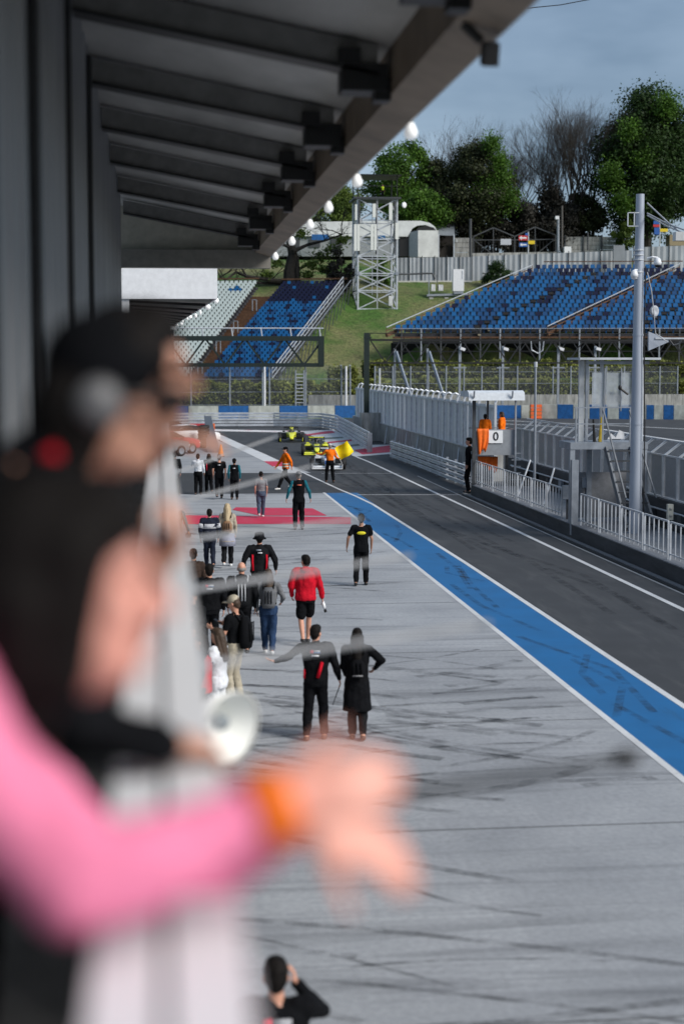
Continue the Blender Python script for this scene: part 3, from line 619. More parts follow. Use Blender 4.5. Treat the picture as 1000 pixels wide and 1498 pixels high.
piece('box_body', MB().box(p, (.16, .16, .46)), M('cream_box', (.45, .45, .40), .5), o); piece('post', MB().tube((p.x, 46.5, .37), (p.x, 46.5, p.z-.2), .04), DGREY, o)
for k in (-.1, .1): piece('lens', MB().ell(p+V((0, -.08, k)), (.05, .03, .05)), M('lens_grey', (.3, .3, .28), .3), o)

# tall pole with cameras
tpX = 14.42; tY = 48.9
PO = M('pole_paint', (.36, .40, .47), .5, .2, var=.12, scale=1.5, stretch=(1, 1, .2))
tl = thing('tall_pole', 'tall tapering pale blue grey steel pole rising from the walkway', 'pole', (tpX, tY, .37))
zT = at(941, 284, tY).z; q = lambda z: .195+(.125-.195)*(z-.37)/(zT-.37)
piece('shaft', MB().lathe((tpX, tY, 0), (0, 0, 1), [(.37, .195), (3.7, q(3.7)), (3.7, q(3.7)+.012), (3.75, q(3.75)+.012), (3.75, q(3.75)), (6.4, q(6.4)), (6.4, q(6.4)+.012), (6.45, q(6.4)+.012), (6.45, q(6.4)), (zT, q(zT))], 36, True), PO, tl, True)
def pz(y): return at(941, y, tY).z
for y in (366, 373, 380, 398): piece('strap_band', MB().lathe((tpX-.03, tY, pz(y)), (0, 0, 1), [(-.02, .17), (.02, .17)], 16, True), LSTEEL, tl)
piece('cable', MB().path([(tpX+.16, tY-.16, pz(390)), (tpX+.14, tY-.19, pz(480)), (tpX+.17, tY-.17, pz(560)), (tpX+.2, tY-.2, pz(620)), (tpX+.2, tY-.22, .5)], .02), BLACK, tl)
piece('loose_cable', MB().path([at(946, 398, tY-.2), at(952, 425, tY-.2), at(956, 460, tY-.2), at(958, 488, tY-.2), at(975, 500, tY-.2)], .016), M('cable_grey', (.4, .41, .43), .5), tl)
a = at(927, 321, tY-.1); cb = piece('cage_frame', MB().bar(a+V((-.2, 0, .2)), a+V((.2, 0, .2)), .03).bar(a+V((-.2, 0, -.2)), a+V((.2, 0, -.2)), .03).bar(a+V((-.2, 0, -.2)), a+V((-.2, 0, .2)), .03).bar(a+V((0, 0, -.2)), a+V((0, 0, .2)), .03).bar(a+V((.2, 0, -.2)), a+V((.2, 0, .2)), .03), LSTEEL, tl)
a, b, c = at(948, 485, tY), at(978, 497, tY), at(948, 513, tY); piece('bracket', MB().prism([a, b, b+V((0, 0, -.06)), c], (0, .1, 0)), PO, tl); piece('bracket_arm', MB().box(at(990, 495, tY), (1.4, .06, .05)), LSTEEL, tl)
piece('hose', MB().path([at(978, 497, tY), at(984, 505, tY), at(992, 503, tY), at(996, 498, tY)], .03), DGREY, tl)
DOME = M('camera_dome_white', (.72, .74, .78), .35, var=.05)
for i, (x0, y0, x, y) in enumerate(((946, 381, 961, 383), (934, 400, 927, 401))):
    p = at(x, y, tY-.1); o = thing('dome_camera', ['white dome camera on a curved arm, sky side of the tall pole', 'white bell shaped camera on the seat side of the tall pole'][i], 'camera', p)
    piece('arm', MB().path([at(x0, y0-3, tY), at((x0+x)/2, y0-5, tY-.1), p+V((0, 0, .12))], .035), DOME, o)
    piece('housing', MB().lathe(p, (0, 0, 1), [(-.1, .11), (-.02, .12), (.08, .09), (.13, .04)], 14, True), DOME, o, True, True); piece('lens_dome', MB().ell(p+V((0, 0, -.1)), (.10, .10, .07)), BLACK if i == 0 else DOME, o, True, True)
p = at(956, 455, tY-.1); o = thing('ball_loudspeaker', 'pale round loudspeaker hung beside the tall pole among blue seats', 'loudspeaker', p)
piece('shell', MB().lathe(p, (.5, -.8, 0), [(-.13, .03), (-.1, .10), (-.02, .165), (.04, .17), (.06, .15), (.02, .08)], 18, True), M('speaker_grey', (.40, .43, .47), .5), o, True, True); piece('arm', MB().bar(p+V((-.2, .1, -.17)), p+V((.1, .1, -.17)), .03), STEEL, o)
for i, (a, b) in enumerate(((at(946, 297, tY), at(1010, 352, 46)), (at(946, 312, tY), at(1010, 340, 46)), (at(946, 315, tY), at(1010, 345, 46)))):
    tag(MB().path([a, a.lerp(b, .5)+V((0, 0, -.05)), b], .022).build('stay_cable', M('cable_grey', (.4, .41, .43), .5)), ['steep stay cable from the tall pole top', 'upper shallow stay cable from the tall pole', 'lower shallow stay cable from the tall pole'][i], 'cable')
bx = at(994, 346, 46.2); tag(MB().box(bx, (.35, .3, .25)).build('cable_box', PALE), 'pale box hanging where the stay cables end', 'box')
a, b = at(770, 12, 90), at(868, -2, 90); tag(MB().path([a, a.lerp(b, .5)+V((0, 0, -.08)), b], .025).build('overhead_wire', BLACK), 'thin black wire crossing the sky above the canopy tip', 'wire')
# ================================================================ behind the track
BB = M('block_blue', (.012, .10, .30), .6, var=.3, scale=3); BW = M('block_cream', (.42, .44, .40), .7, var=.3, scale=2, stretch=(1, 1, .5))
bb = thing('painted_barrier', 'blue and cream painted concrete barrier along the back of the track', 'barrier', at(400, 612, 164))
def blocks(root, edges, cols, Y0, Y1, y0, y1, x0, x1):
    for a, b, c in zip(edges, edges[1:], cols):
        def f(x, top): k = (x-x0)/(x1-x0); p = at(x, 600, Y0+(Y1-Y0)*k); return V((p.x, p.y, 0 if not top else y1))
        p, q = f(a, 0), f(b-.6, 0); piece('block', MB().prism([p, q, q+V((0, 0, y1)), p+V((0, 0, y1))], (0, .6, 0)), c, root)
blocks(bb, [225, 250, 276, 320, 364, 409, 450, 490, 520], [BW, BB, BW, BB, BW, BB, BW, BB], 164, 164, 0, 1.26, 225, 520)
b2 = thing('straight_barrier', 'blue and cream barrier across the main straight behind the catch fence', 'barrier', at(880, 612, 160))
blocks(b2, [600, 640, 680, 720, 762, 774, 791, 815, 837, 862, 888, 905, 930, 945, 956, 970, 985, 1005, 1030], [BW, BB, BW, BB, BW, None, BW, BB, BW, BB, BW, BB, BW, BB, BW, BB, BW, BB], 164, 150, 0, 1.35, 600, 1030) if False else None
edges = [600, 640, 680, 720, 762, 774]; blocks(b2, edges, [BW, BB, BW, BB, BW], 163, 160, 0, 1.3, 600, 1030)
edges = [792, 815, 838, 862, 888, 905, 930, 945, 956, 970, 985, 1005, 1030]; blocks(b2, edges, [BW, BB, BW, BB, BW]+[BB, BW, BB, BW, BB, BW, BB], 162, 156, 0, 1.4, 760, 1030)
p = at(783, 612, 160.5); o = thing('water_barrier', 'orange plastic barrier stack between cream blocks across the main straight', 'barrier', (p.x, p.y, 0))
for i in range(4): piece('segment', MB().box((0, 0, .18+i*.36), (1.1, .5, .30)), M('barrier_orange', (.75, .13, .03), .5), o, False)
cw = thing('retaining_wall', 'stained concrete retaining wall behind the main straight', 'wall', at(800, 590, 168))
x = 15.0
while x < 62:
    piece('wall_panel', MB().box((x+1.45, 168.2, 1.1), (2.86, .4, 2.3)), GREYC, cw); x += 2.9
# back mesh fence
def post_fence(name, label, xs, Y, zb, zt, curl, wires, m=STEEL):
    t = thing(name, label, 'fence', (at(xs[0], 560, Y).x, Y, zb))
    for x in xs:
        a = at(x, 560, Y); pts = [(a.x, Y, zb), (a.x, Y, zt-.7), (a.x-.05, Y-.25, zt-.25), (a.x-.1, Y-.6, zt)] if curl else [(a.x, Y, zb), (a.x, Y, zt)]
        piece('fence_post', MB().path(pts, .085, 6), m, t)
    l, r = at(xs[0], 560, Y).x, at(xs[-1], 560, Y).x
    for z in wires: piece('wire_rail', MB().tube((l, Y, z), (r, Y, z), .025, n=5), m, t)
    piece('wire_net', MB().box(((l+r)/2, Y+.03, (zb+zt)/2), (r-l, .012, zt-zb)), MESH3, t)
    return t
post_fence('back_fence', 'tall grey mesh fence with curved posts behind the cream and blue barrier', [225, 279, 336, 384, 394, 447, 499, 512], 166.5, 0, 5.3, True, (1.3, 2.6, 3.9))
post_fence('hedge_fence', 'grey post and rail fence in front of the hedges under blue seats', list(range(548, 1010, 26)), 168.8, 1.2, 5.2, False, (2.1, 3.4, 4.6))
for x in (387, 506, 555): 
    p = at(x, 560, 166); tag(MB().tube((p.x, 166, 0), (p.x, 166, 5.2 if x != 555 else 5.0), .10).build('white_marker_post', WHITE), {387: 'white post in front of the blue seat block', 506: 'white post by the bare slope beside the hedge', 555: 'short white post above the tall fence end'}[x], 'post')
p = at(438, 560, 166.3); o = thing('lattice_ladder', 'narrow steel ladder post behind the track below the slope', 'ladder', (p.x, 166.3, 0))
for s in (-.4, .45): piece('rail', MB().tube((p.x+s, 166.3, .6), (p.x+s, 166.3, 4.8), .08, n=6), STEEL, o)
for i in range(11): piece('rung', MB().box((p.x, 166.3, .8+i*.36), (.8, .06, .07)), LSTEEL, o)
# hedges
HL = leaf_mat('hedge_leaf', (.026, .038, .012), (.30, .33, .07), .25); HD = leaf_mat('hedge_shade', (.012, .017, .010), (.03, .035, .018), .1)
def quads(name, cen, nor, size, m, parent=None, asp=1.0):
    n = len(cen); nor = nor/np.maximum(np.linalg.norm(nor, axis=1, keepdims=True), 1e-6)
    a = np.cross(nor, RNG.normal(size=(n, 3))); a /= np.maximum(np.linalg.norm(a, axis=1, keepdims=True), 1e-6); b = np.cross(nor, a)
    s = np.asarray(size).reshape(-1, 1)/2; a = a*s; b = b*s*asp
    v = np.stack([cen-a, cen-b*.9+a*.1, cen+a, cen+b*.9+a*.1], 1).reshape(-1, 3)
    me = bpy.data.meshes.new(name); me.vertices.add(4*n); me.vertices.foreach_set('co', v.ravel().astype(np.float32))
    me.loops.add(4*n); me.loops.foreach_set('vertex_index', np.arange(4*n, dtype=np.int32)); me.polygons.add(n); me.polygons.foreach_set('loop_start', np.arange(0, 4*n, 4, dtype=np.int32))
    me.materials.append(m); me.update(calc_edges=True); return link(name, me, parent)
def hedge(label, x0, x1, Y, z0, z1, depth, n, m=HL, size=.28, name='hedge'):
    xa, xb = at(x0, 560, Y).x, at(x1, 560, Y).x; t = thing(name, label, 'hedge', ((xa+xb)/2, Y, z0))
    u = RNG.random((n, 3)); zz = u[:, 2]**.6; top = z1+.22*np.sin(u[:, 0]*37)+.15*np.sin(u[:, 0]*91+2)
    c = np.stack([xa-t.location.x+(xb-xa)*u[:, 0], (u[:, 1]-.5)*depth, zz*(top-z0)], 1); c += RNG.normal(size=c.shape)*.08
    quads('foliage', c, RNG.normal(size=(n, 3))+np.array([0, -.4, .6]), RNG.uniform(.6, 1.3, n)*size, m, t)
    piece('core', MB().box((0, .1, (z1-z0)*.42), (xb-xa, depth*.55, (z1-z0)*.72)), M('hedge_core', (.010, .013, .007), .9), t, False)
    return t
hedge('clipped green hedge in front of the white and blue seat blocks', 250, 520, 172, 1.0, 3.5, 2.2, 15000)
hedge('short upper hedge end on the slope above the tall fence', 480, 522, 176, 2.6, 5.0, 1.6, 1800)
hedge('long lower hedge under the raised blue grandstand', 522, 1015, 173, 1.2, 3.7, 2.0, 20000)
hedge('long upper hedge in the shade under the raised blue grandstand', 530, 1015, 177, 3.8, 5.6, 1.6, 14000, HL)

# ---------------------------------------------------------------- grandstands
def seat_mesh(m, k):
    return MB().prism([(-.24*k, -.22*k, .40*k), (.24*k, -.22*k, .40*k), (.22*k, .16*k, .38*k), (-.22*k, .16*k, .38*k)], (0, 0, .06*k)).prism([(-.23*k, .14*k, .42*k), (.23*k, .14*k, .42*k), (.20*k, .24*k, .82*k), (-.20*k, .24*k, .82*k)], (0, .04*k, 0)).box((0, .02*k, .19*k), (.10*k, .1*k, .38*k)).mesh('seat', m)
SW = M('seat_white', (.50, .56, .54), .5, var=.12); SB = M('seat_blue', (.006, .10, .27), .45, var=.2); SD = M('seat_deep_blue', (.008, .06, .17), .45, var=.2); SN = M('seat_navy', (.012, .016, .045), .7, var=.2, spec=.15)
def seats(root, ax, cols, pitch, k, pick, c0=lambda r: 0, c1=None, skip=None):
    A, u, v, rows, _ = ax; a = math.atan2(-u.y, u.x); kinds = {m: seat_mesh(m, k) for m in (SW, SB, SD, SN)}; spots = []
    for r in range(rows):
        for c in range(c0(r), c1(r) if c1 else cols):
            if skip and skip(r, c): continue
            p = A+v*r+u*((c+.5+(.5 if r % 2 else 0)*0)*pitch); spots.append((p, pick(r, c)))
    spots.sort(key=lambda s: s[0].y)
    for p, m in spots[:300]:
        o = link('seat', kinds[m], root); o.location = p-root.location; o.rotation_euler = (0, 0, -a)
    if spots[300:]:
        mb = MB(); mi = [SW, SB, SD, SN]; rot = Matrix.Rotation(-a, 3, 'Z')
        for p, m in spots[300:]:
            me = kinds[m]; mb.mat(mi.index(m)); l = p-root.location
            mb.add([l+rot @ q.co for q in me.vertices], [tuple(f.vertices) for f in me.polygons])
        o = mb.build('seat_rows', mi, root); o['kind'] = 'stuff'
def terraces(root, ax, m, x0=0.0, x1=None, name='terrace_step'):
    A, u, v, rows, ln = ax; x1 = ln if x1 is None else x1; back = V((v.x, v.y, 0)); a = math.atan2(-u.y, u.x)
    for r in range(rows):
        p = A+v*r+u*x0+V((0, 0, -.02)); q = A+v*r+u*x1+V((0, 0, -.02)); f = -V((-u.y, u.x, 0))*.30
        b = back*1.0+back.normalized()*.02
        mb = MB().prism([p+f, q+f, q+f+b, p+f+b], (0, 0, -.32)); piece(name, mb, m, root)
DK = M('terrace_dark', (.035, .036, .042), .8, var=.4); rs = random.Random(11)
AWp = thing('white_grandstand', 'white seat block of the hillside grandstand beside the white canopy', 'grandstand', AX_W[0])
terraces(AWp, AX_W, DK); seats(AWp, AX_W, 17, .585, 1.0, lambda r, c: SB if (r, c) in ((31, 13), (30, 12), (30, 13), (30, 14), (28, 9)) else SW, skip=lambda r, c: (c+ (r % 2)) % 2 == 0 and False)
ABp = thing('blue_grandstand', 'steep blue seat block of the hillside grandstand beside the lattice tower', 'grandstand', AX_B[0])
terraces(ABp, AX_B, DK)
def pickb(r, c):
    n = math.sin(r*.9+c*1.7)+math.sin(r*1.7-c*1.1+2)+rs.uniform(-1, 1)
    if r > 25: return SB if n > 1.35 else SN
    return SN if n < -1.5 else (SB if n > -.3 else SD)
seats(ABp, AX_B, 13, .585, 1.0, pickb)
# rusty timber steps between the two blocks
st = thing('timber_stairs', 'rusty brown stairs between the white and the blue seat blocks', 'stairs', AX_B[0])
A, u, v, rows, _ = AX_B
for r in range(rows-4):
    p = A+v*r-u*3.0; q = A+v*r-u*.15; b = V((v.x, v.y, 0))
    piece('step', MB().prism([p, q, q+b*.9, p+b*.9], (0, 0, -.20)), BROWN, st)
    for k in (.5,): piece('half_step', MB().prism([p+v*k, q+v*k, q+v*k+b*.45, p+v*k+b*.45], (0, 0, -.18)), BROWN, st)
for r in (2, 9, 16, 24): 
    p = A+v*r-u*1.2; piece('handrail', MB().tube(p, p+V((0, 0, 1.3)), .05).tube(p+u*.5, p+u*.5+V((0, 0, 1.3)), .05).tube(p+V((0, 0, 1.3)), p+u*.5+V((0, 0, 1.3)), .05), STEEL, st)
E0 = A+u*7.75; E1 = A+v*(rows-1)+u*7.75
o = thing('stand_side_stairs', 'steel side staircase with slanting rails at the edge of the blue block', 'stairs', E0)
for dz in (1.25, .75, .2, -.5): piece('rail' if dz > 0 else 'stringer', MB().bar(E0+V((0, 0, dz)), E1+V((0, 0, dz)), .09 if dz > 0 else .12, .09 if dz > 0 else .25), LSTEEL if dz > 0 else DGREY, o)
piece('rail', MB().bar(E0+u*1.0+V((0, 0, .9)), E1+u*1.0+V((0, 0, .9)), .07), STEEL, o)
for i in range(18):
    a = E0.lerp(E1, i/17); piece('upright', MB().bar(a+V((0, 0, -1.2)), a+V((0, 0, 1.25)), .08), STEEL, o); piece('tread', MB().bar(a, a+u*1.0, .3, .05), DGREY, o)
    if i < 17: b = E0.lerp(E1, (i+1)/17); piece('brace', MB().bar(a+u*1.0+V((0, 0, -1.6)), b+u*1.0+V((0, 0, .6)), .07), DGREY, o)
for nm, ax, x0, x1 in (('white', AX_W, 0, 10), ('blue', AX_B, -.3, 8)):
    A, u, v, rows, _ = ax; T = A+v*rows; tag(MB().bar(T+u*x0+V((0, 0, .75)), T+u*x1+V((0, 0, .75)), .12, .16).build('top_board', BROWN), f'rusty board along the top row of the {nm} seat block', 'board')
# raised blue grandstand: two blocks beside a brown railing
A, u, v, rows, ln = AX_R
def rail_col(r): return int(21.5+.12*r*0)
def pickr(r, c):
    n = math.sin(r*.8+c*.9)+math.sin(c*.5-r*1.3)+rs.uniform(-1.2, 1.2)
    if r > 12: n -= 1.3
    return SN if n < -1.7 else (SD if n < -.2 else SB)
# rake runs steeply sideways, so the block edge follows the rows
RS1 = thing('raised_grandstand', 'raised blue seat block between the grass slope and the brown railing', 'grandstand', A)
RS2 = thing('raised_grandstand', 'raised blue seat block behind the tall pole beyond the brown railing', 'grandstand', A+u*17)
NC = 23; AI = 12
ax1 = (A, u, v, rows, NC*.74); terraces(RS1, ax1, DK)
seats(RS1, ax1, NC, .74, 1.22, pickr, skip=lambda r, c: c == AI)
ax2 = (A+u*(NC*.74+1.0), u, v, rows, 24*.74); terraces(RS2, ax2, DK)
seats(RS2, ax2, 24, .74, 1.22, pickr, skip=lambda r, c: c == 12)
for root, ax, ci in ((RS1, ax1, AI), (RS2, ax2, 12)):
    a0 = ax[0]
    for r in range(rows):
        p = a0+v*r+u*((ci+.5)*.74)
        piece('aisle_step', MB().box(p+V((0, -.25, .10)), (.55, .5, .30)), BLACK, root); piece('aisle_tread', MB().box(p+V((.1, -.55, -.16)), (.3, .2, .16)), M('tread_tan', (.30, .26, .18), .7), root)
def stand_rail(root, p0, n, brown=True):
    p1 = p0+v*(rows-.5)
    for dz, m, wd in ((1.0, LSTEEL, .08), (.62, BROWN, .10), (.1, BROWN, .32)): piece('slope_rail', MB().bar(p0+V((0, 0, dz)), p1+V((0, 0, dz)), wd, wd if wd < .2 else .36), m, root)
    for i in range(n): q = p0.lerp(p1, i/(n-1)); piece('rail_post', MB().bar(q+V((0, 0, -.1)), q+V((0, 0, 1.0)), .07), BROWN, root)
stand_rail(RS1, A-u*.25-v*.6, 14); stand_rail(RS2, A+u*(NC*.74+.45)-v*.4, 14)
piece('back_board', MB().bar(A+v*rows+V((0, 0, .9)), A+v*rows+u*17+V((0, 0, .9)), .1, .12), BROWN, RS1)
# front edge, posts and bracing below
D1, D2 = A-u*.3-V((0, .5, 0)), A+u*44-V((0, .5, 0))
for dz, m, h in ((-.45, BROWN, .2), (-1.0, BLACK, .25), (-2.0, BLACK, .12), (.55, LSTEEL, .05)): piece('front_beam', MB().bar(D1+V((0, 0, dz)), D2+V((0, 0, dz)), .15, h), m, RS1)
for i in range(20):
    p = D1+u*(1.0+i*2.2); zb = terr(p.x, p.y)-.2
    piece('support_post', MB().bar((p.x, p.y, zb), p+V((0, 0, .5)), .16), STEEL if i % 2 else DGREY, RS1)
    piece('knee_brace', MB().bar(p+V((0, 0, -2.0)), p+u*1.1+V((0, 0, -.5)), .07), DGREY, RS1); piece('knee_brace', MB().bar(p+u*2.2+V((0, 0, -2.0)), p+u*1.1+V((0, 0, -.5)), .07), DGREY, RS1)
p = A+u*0+V((0, 3, -3.0)); piece('underside_shade', MB().prism([p+V((0, 0, -2)), p+u*46+V((0, 0, -2)), p+u*46+V((0, 0, 2.0)), p+V((0, 0, 2.0))], (0, .1, 0)), M('underside_shade_black', (.012, .013, .012), .9), RS1)  # near-black sheet added to stand in for the shade under the seats
FR = M('frame_blue_grey', (.27, .31, .37), .5, .3)
for i, x in enumerate((579, 627)):
    a = at(x, 514, 165); b = at(x+27, 571, 163.5); o = thing('raking_post', ['steel post with raking strut under the first blue seats', 'steel post with raking strut beside the one with the camera'][i], 'post', (a.x, 165, 0))
    piece('strut', MB().bar(a, (b.x, 163.5, 1.0), .22), FR, o); piece('upright', MB().bar((a.x-.1, 165.3, 0), a+V((-.1, .3, .3)), .2), STEEL, o)
for i, x in enumerate((672, 735, 816, 870)):
    a = at(x, 512, 165); o = thing('camera_post', ['first steel post with cross brace and small camera under the seats', 'second steel post hung with a pale hose loop', 'third steel post bearing a small white camera', 'fourth steel post behind the timing platform roof'][i], 'post', (a.x, 165, 0))
    piece('upright', MB().bar((a.x, 165, 0), a+V((0, 0, .4)), .22), STEEL, o); piece('cross_arm', MB().box(a+V((0, -.1, -1.8)), (1.3, .1, .1)), STEEL, o)
    piece('camera_body', MB().box(a+V((.25, -.25, .1)), (.5, .35, .28), ry=.3), WHITE, o)
o = tag(MB().path([at(776, 498, 164.5), at(777, 512, 164.5), at(786, 517, 164.5), at(793, 513, 164.5), at(795, 497, 164.5)], .06).build('hose_loop', LSTEEL), 'pale hose looped under the raised blue seats', 'hose')

# ---------------------------------------------------------------- things on the hill
def pbar(name, p, q, wd, m, root): piece(name, MB().bar(p, q, wd), m, root)
# lattice tower
b = hit(555, 452); TY = b.y; tz = b.z-.4
tw = thing('lattice_tower', 'steel lattice tower with white antenna panels and roofed top deck', 'tower', (b.x, TY, tz))
px = lambda x, y, dy=0: at(x, y, TY+dy)
X0, X1 = px(523, 400).x, px(580, 400).x; W_ = X1-X0; LV = [px(550, y).z for y in (452, 425, 400, 375, 350, 322, 291)]
cor = [(X0, TY), (X1, TY), (X1, TY+W_), (X0, TY+W_)]
for x, y in cor: piece('leg', MB().tube((x, y, tz), (x, y, LV[-1]), .13, n=6), LSTEEL, tw)
for j in range(len(LV)):
    for i in range(4):
        a, c = cor[i], cor[(i+1) % 4]; pbar('girt', (a[0], a[1], LV[j]), (c[0], c[1], LV[j]), .13, LSTEEL, tw)
        if j < len(LV)-1:
            m_ = ((a[0]+c[0])/2, (a[1]+c[1])/2)
            pbar('brace', (a[0], a[1], LV[j]), (m_[0], m_[1], (LV[j]+LV[j+1])/2), .12, LSTEEL, tw); pbar('brace', (c[0], c[1], LV[j]), (m_[0], m_[1], (LV[j]+LV[j+1])/2), .12, LSTEEL, tw)
            pbar('brace', (a[0], a[1], LV[j+1]), (m_[0], m_[1], (LV[j]+LV[j+1])/2), .12, LSTEEL, tw); pbar('brace', (c[0], c[1], LV[j+1]), (m_[0], m_[1], (LV[j]+LV[j+1])/2), .12, LSTEEL, tw)
            pbar('mullion', (m_[0], m_[1], LV[j]), (m_[0], m_[1], LV[j+1]), .09, LSTEEL, tw)
for i in range(4): piece('gusset', MB().box((cor[i][0], cor[i][1]-.06, LV[2]), (.4, .3, .4)), STEEL, tw)
piece('deck', MB().box(((X0+X1)/2, TY+W_/2, LV[-1]+.1), (W_+.9, W_+.9, .22)), DGREY, tw)
zR = px(550, 256).z
for x, y in cor: piece('roof_post', MB().tube((x, y, LV[-1]), (x, y, zR), .07, n=6), BLACK, tw)
piece('roof', MB().box(((X0+X1)/2+.2, TY+W_/2, zR), (W_+.7, W_+.7, .12)).prism([(X0-.3, TY-.4, zR+.05), (X1+.5, TY-.4, zR+.05), (X1-.2, TY+W_/2, zR+.35), (X0+.3, TY+W_/2, zR+.35)], (0, .1, 0)), BLACK, tw)
piece('roof_rail', MB().bar((X0, TY, px(550, 272).z), (X1, TY, px(550, 272).z), .07), BLACK, tw)
for x, yt, yb, dx in ((520.5, 299, 322, 3), (547, 298, 318, 5), (571, 297, 322, 5), (519.5, 328, 367, 4.2), (524, 328, 367, 4), (543.8, 328, 366, 4), (548.6, 328, 366, 4), (580, 326, 350, 5)):
    a, c = px(x, yb, -.4), px(x, yt, -.4); piece('antenna_panel', MB().box(((a.x+c.x)/2, TY-.4, (a.z+c.z)/2), (dx*.079, .22, c.z-a.z)), M('antenna_white', (.72, .74, .70), .5, var=.05), tw)
for x in (525, 550, 577): piece('antenna_pole', MB().tube(px(x, 372, -.2), px(x, 294, -.2), .10), DGREY, tw)
dd = px(590, 300, -.2); piece('dish', MB().lathe(dd, (.6, -.8, 0), [(-.2, .1), (-.05, .33), (.15, .36), (.17, .3)], 14, True), WHITE, tw, True, True); piece('equipment_box', MB().box(px(571, 440, -.3), (.5, .4, 1.2)), PALE, tw)
pbar('dish_arm', dd, px(581, 300), .08, DGREY, tw)
# cable bridge, cabinet and skid
sk = hit(648, 437); SY = sk.y; p_ = lambda x, y: at(x, y, SY)
o = thing('equipment_skid', 'grey steel skid on the grass carrying boxes beside the tower', 'equipment', (sk.x, SY, sk.z-.3))
piece('frame', MB().bar(p_(624, 432), p_(690, 430), .3, .25), STEEL, o)
for x in (630, 652, 684): piece('foot', MB().box(p_(x, 438)+V((0, 0, -.2)), (.5, .6, .9)), GREYC, o)
piece('battery_box', MB().box(p_(633, 421), (.5, .5, .85)), PALE, o); piece('battery_box', MB().box(p_(644, 421), (.6, .5, .75)), PALE, o); pbar('post', p_(627, 432), p_(627, 400), .12, STEEL, o); pbar('post', p_(640, 425), p_(638, 402), .08, DGREY, o)
o = thing('white_cabinet', 'tall white equipment cabinet on the skid below the silver fence', 'cabinet', p_(669, 428)); a, c = p_(661.5, 426), p_(677.5, 394)
piece('cabinet_body', MB().box(((a.x+c.x)/2, SY, (a.z+c.z)/2), (c.x-a.x, .8, c.z-a.z)), WHITE, o); piece('plinth', MB().box(p_(669.5, 428), (1.2, .7, .35)), STEEL, o); piece('vent', MB().box(p_(675, 402)+V((0, -.42, 0)), (.12, .04, 1.0)), LSTEEL, o)
o = tag(MB().path([px(578, 401), p_(600, 401), p_(622, 400), p_(632, 400), p_(636, 408)], .13).build('cable_bridge', DGREY), 'dark cable bridge running from the tower to the skid', 'cable bridge')
# silver fence
CS = M('corrugated_zinc', (.33, .355, .38), .45, .4, var=.22, scale=.8, stretch=(1, 1, .3)); CS2 = M('corrugated_zinc_dull', (.24, .26, .28), .5, .4, var=.25, scale=.8, stretch=(1, 1, .3))
def zinc(label, x0, x1, y0t, y1t, h, Y, step, m2):
    t = thing('corrugated_fence', label, 'fence', at(x0, y0t, Y)); a, c = at(x0, y0t, Y), at(x1, y1t, Y); n = int((c.x-a.x)/step)
    for i in range(n):
        p, q = a.lerp(c, i/n), a.lerp(c, (i+1)/n); prof = []
        k = 6
        for j in range(k+1):
            s = p.lerp(q, j/k*.985); prof.append(s+V((0, .06 if j % 2 else 0, 0)))
        low = [s-V((0, 0, h)) for s in prof]; mb = MB().add(prof+low, [(j, j+1, k+1+j+1, k+1+j) for j in range(k)])
        piece('panel', mb, m2 if (i*7) % 5 < 2 else CS, t); piece('fence_post', MB().box(p-V((0, .05, h/2-.1)), (.1, .08, h+.2)), DGREY, t)
FY = hit(640, 413).y
zinc('dull silver corrugated fence between the tower and the round bush', 580, 690, 377, 376, 3.1, FY, 1.45, CS2)
zinc('bright silver corrugated fence above the raised blue seats', 690, 924, 375, 366, 4.2, FY+1.0, 2.05, CS)
zinc('silver corrugated fence behind the tall pole at the picture edge', 926, 1030, 362, 358, 5.0, FY+2.6, 2.1, CS2)
tag(MB().box(at(904, 385, FY-.8), (1.5, .4, 4.6)).build('meter_cupboard', CS2), 'tall grey metal cupboard standing against the bright silver fence', 'cupboard')
piece('fence_foot', MB().bar(at(582, 412, FY-.1), at(690, 411.5, FY-.1), .15, .2), M('foot_white', (.5, .5, .47), .7), thing('fence_kerb', 'pale kerb under the dull silver fence on the grass', 'kerb', at(582, 412, FY)))
# hall with curved roof
HY = 236
h_ = lambda x, y, d=0: at(x, y, HY+d)
ha = thing('curved_roof_hall', 'long white hall with curved roof behind the lattice tower', 'building', h_(560, 372))
arc = [h_(603+42*(i/10), 345-22*math.sin(math.pi*(i/10)*.5+.0)**.8, 0) for i in range(11)]
z0 = h_(560, 346).z
prof = [h_(400, 345), h_(400, 325), h_(590, 323), h_(615, 323), h_(628, 326), h_(636, 332), h_(640, 340), h_(638, 340), h_(632, 333), h_(622, 329), h_(610, 330), h_(603, 334), h_(596, 346)]
piece('curved_roof', MB().prism(prof, (0, 9, 0)), M('hall_roof_white', (.62, .64, .64), .5, var=.15, scale=.8), ha)
piece('front_wall', MB().prism([h_(400, 375, .5), h_(603, 375, .5), h_(603, 343, .5), h_(400, 343, .5)], (0, 8, 0)), M('hall_wall_grey', (.26, .28, .29), .7, var=.3), ha)
piece('end_block', MB().prism([h_(611, 376, -1), h_(640.5, 376, -1), h_(640.5, 337, -1), h_(611, 337, -1)], (0, .6, 0)), M('white_render', (.62, .63, .62), .7, var=.2, scale=.7, bump=.1), ha)
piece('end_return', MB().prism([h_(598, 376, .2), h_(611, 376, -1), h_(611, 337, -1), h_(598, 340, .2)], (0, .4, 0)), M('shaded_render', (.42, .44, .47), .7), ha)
piece('roof_gable', MB().prism([h_(606, 340, -.3), h_(640, 340, -.3), h_(634, 333, -.3), h_(622, 330, -.3), h_(611, 333, -.3)], (0, .2, 0)), BLACK, ha)
piece('door', MB().prism([h_(584, 375, .3), h_(597, 375, .3), h_(597, 347, .3), h_(584, 347, .3)], (0, .1, 0)), BLACK, ha)
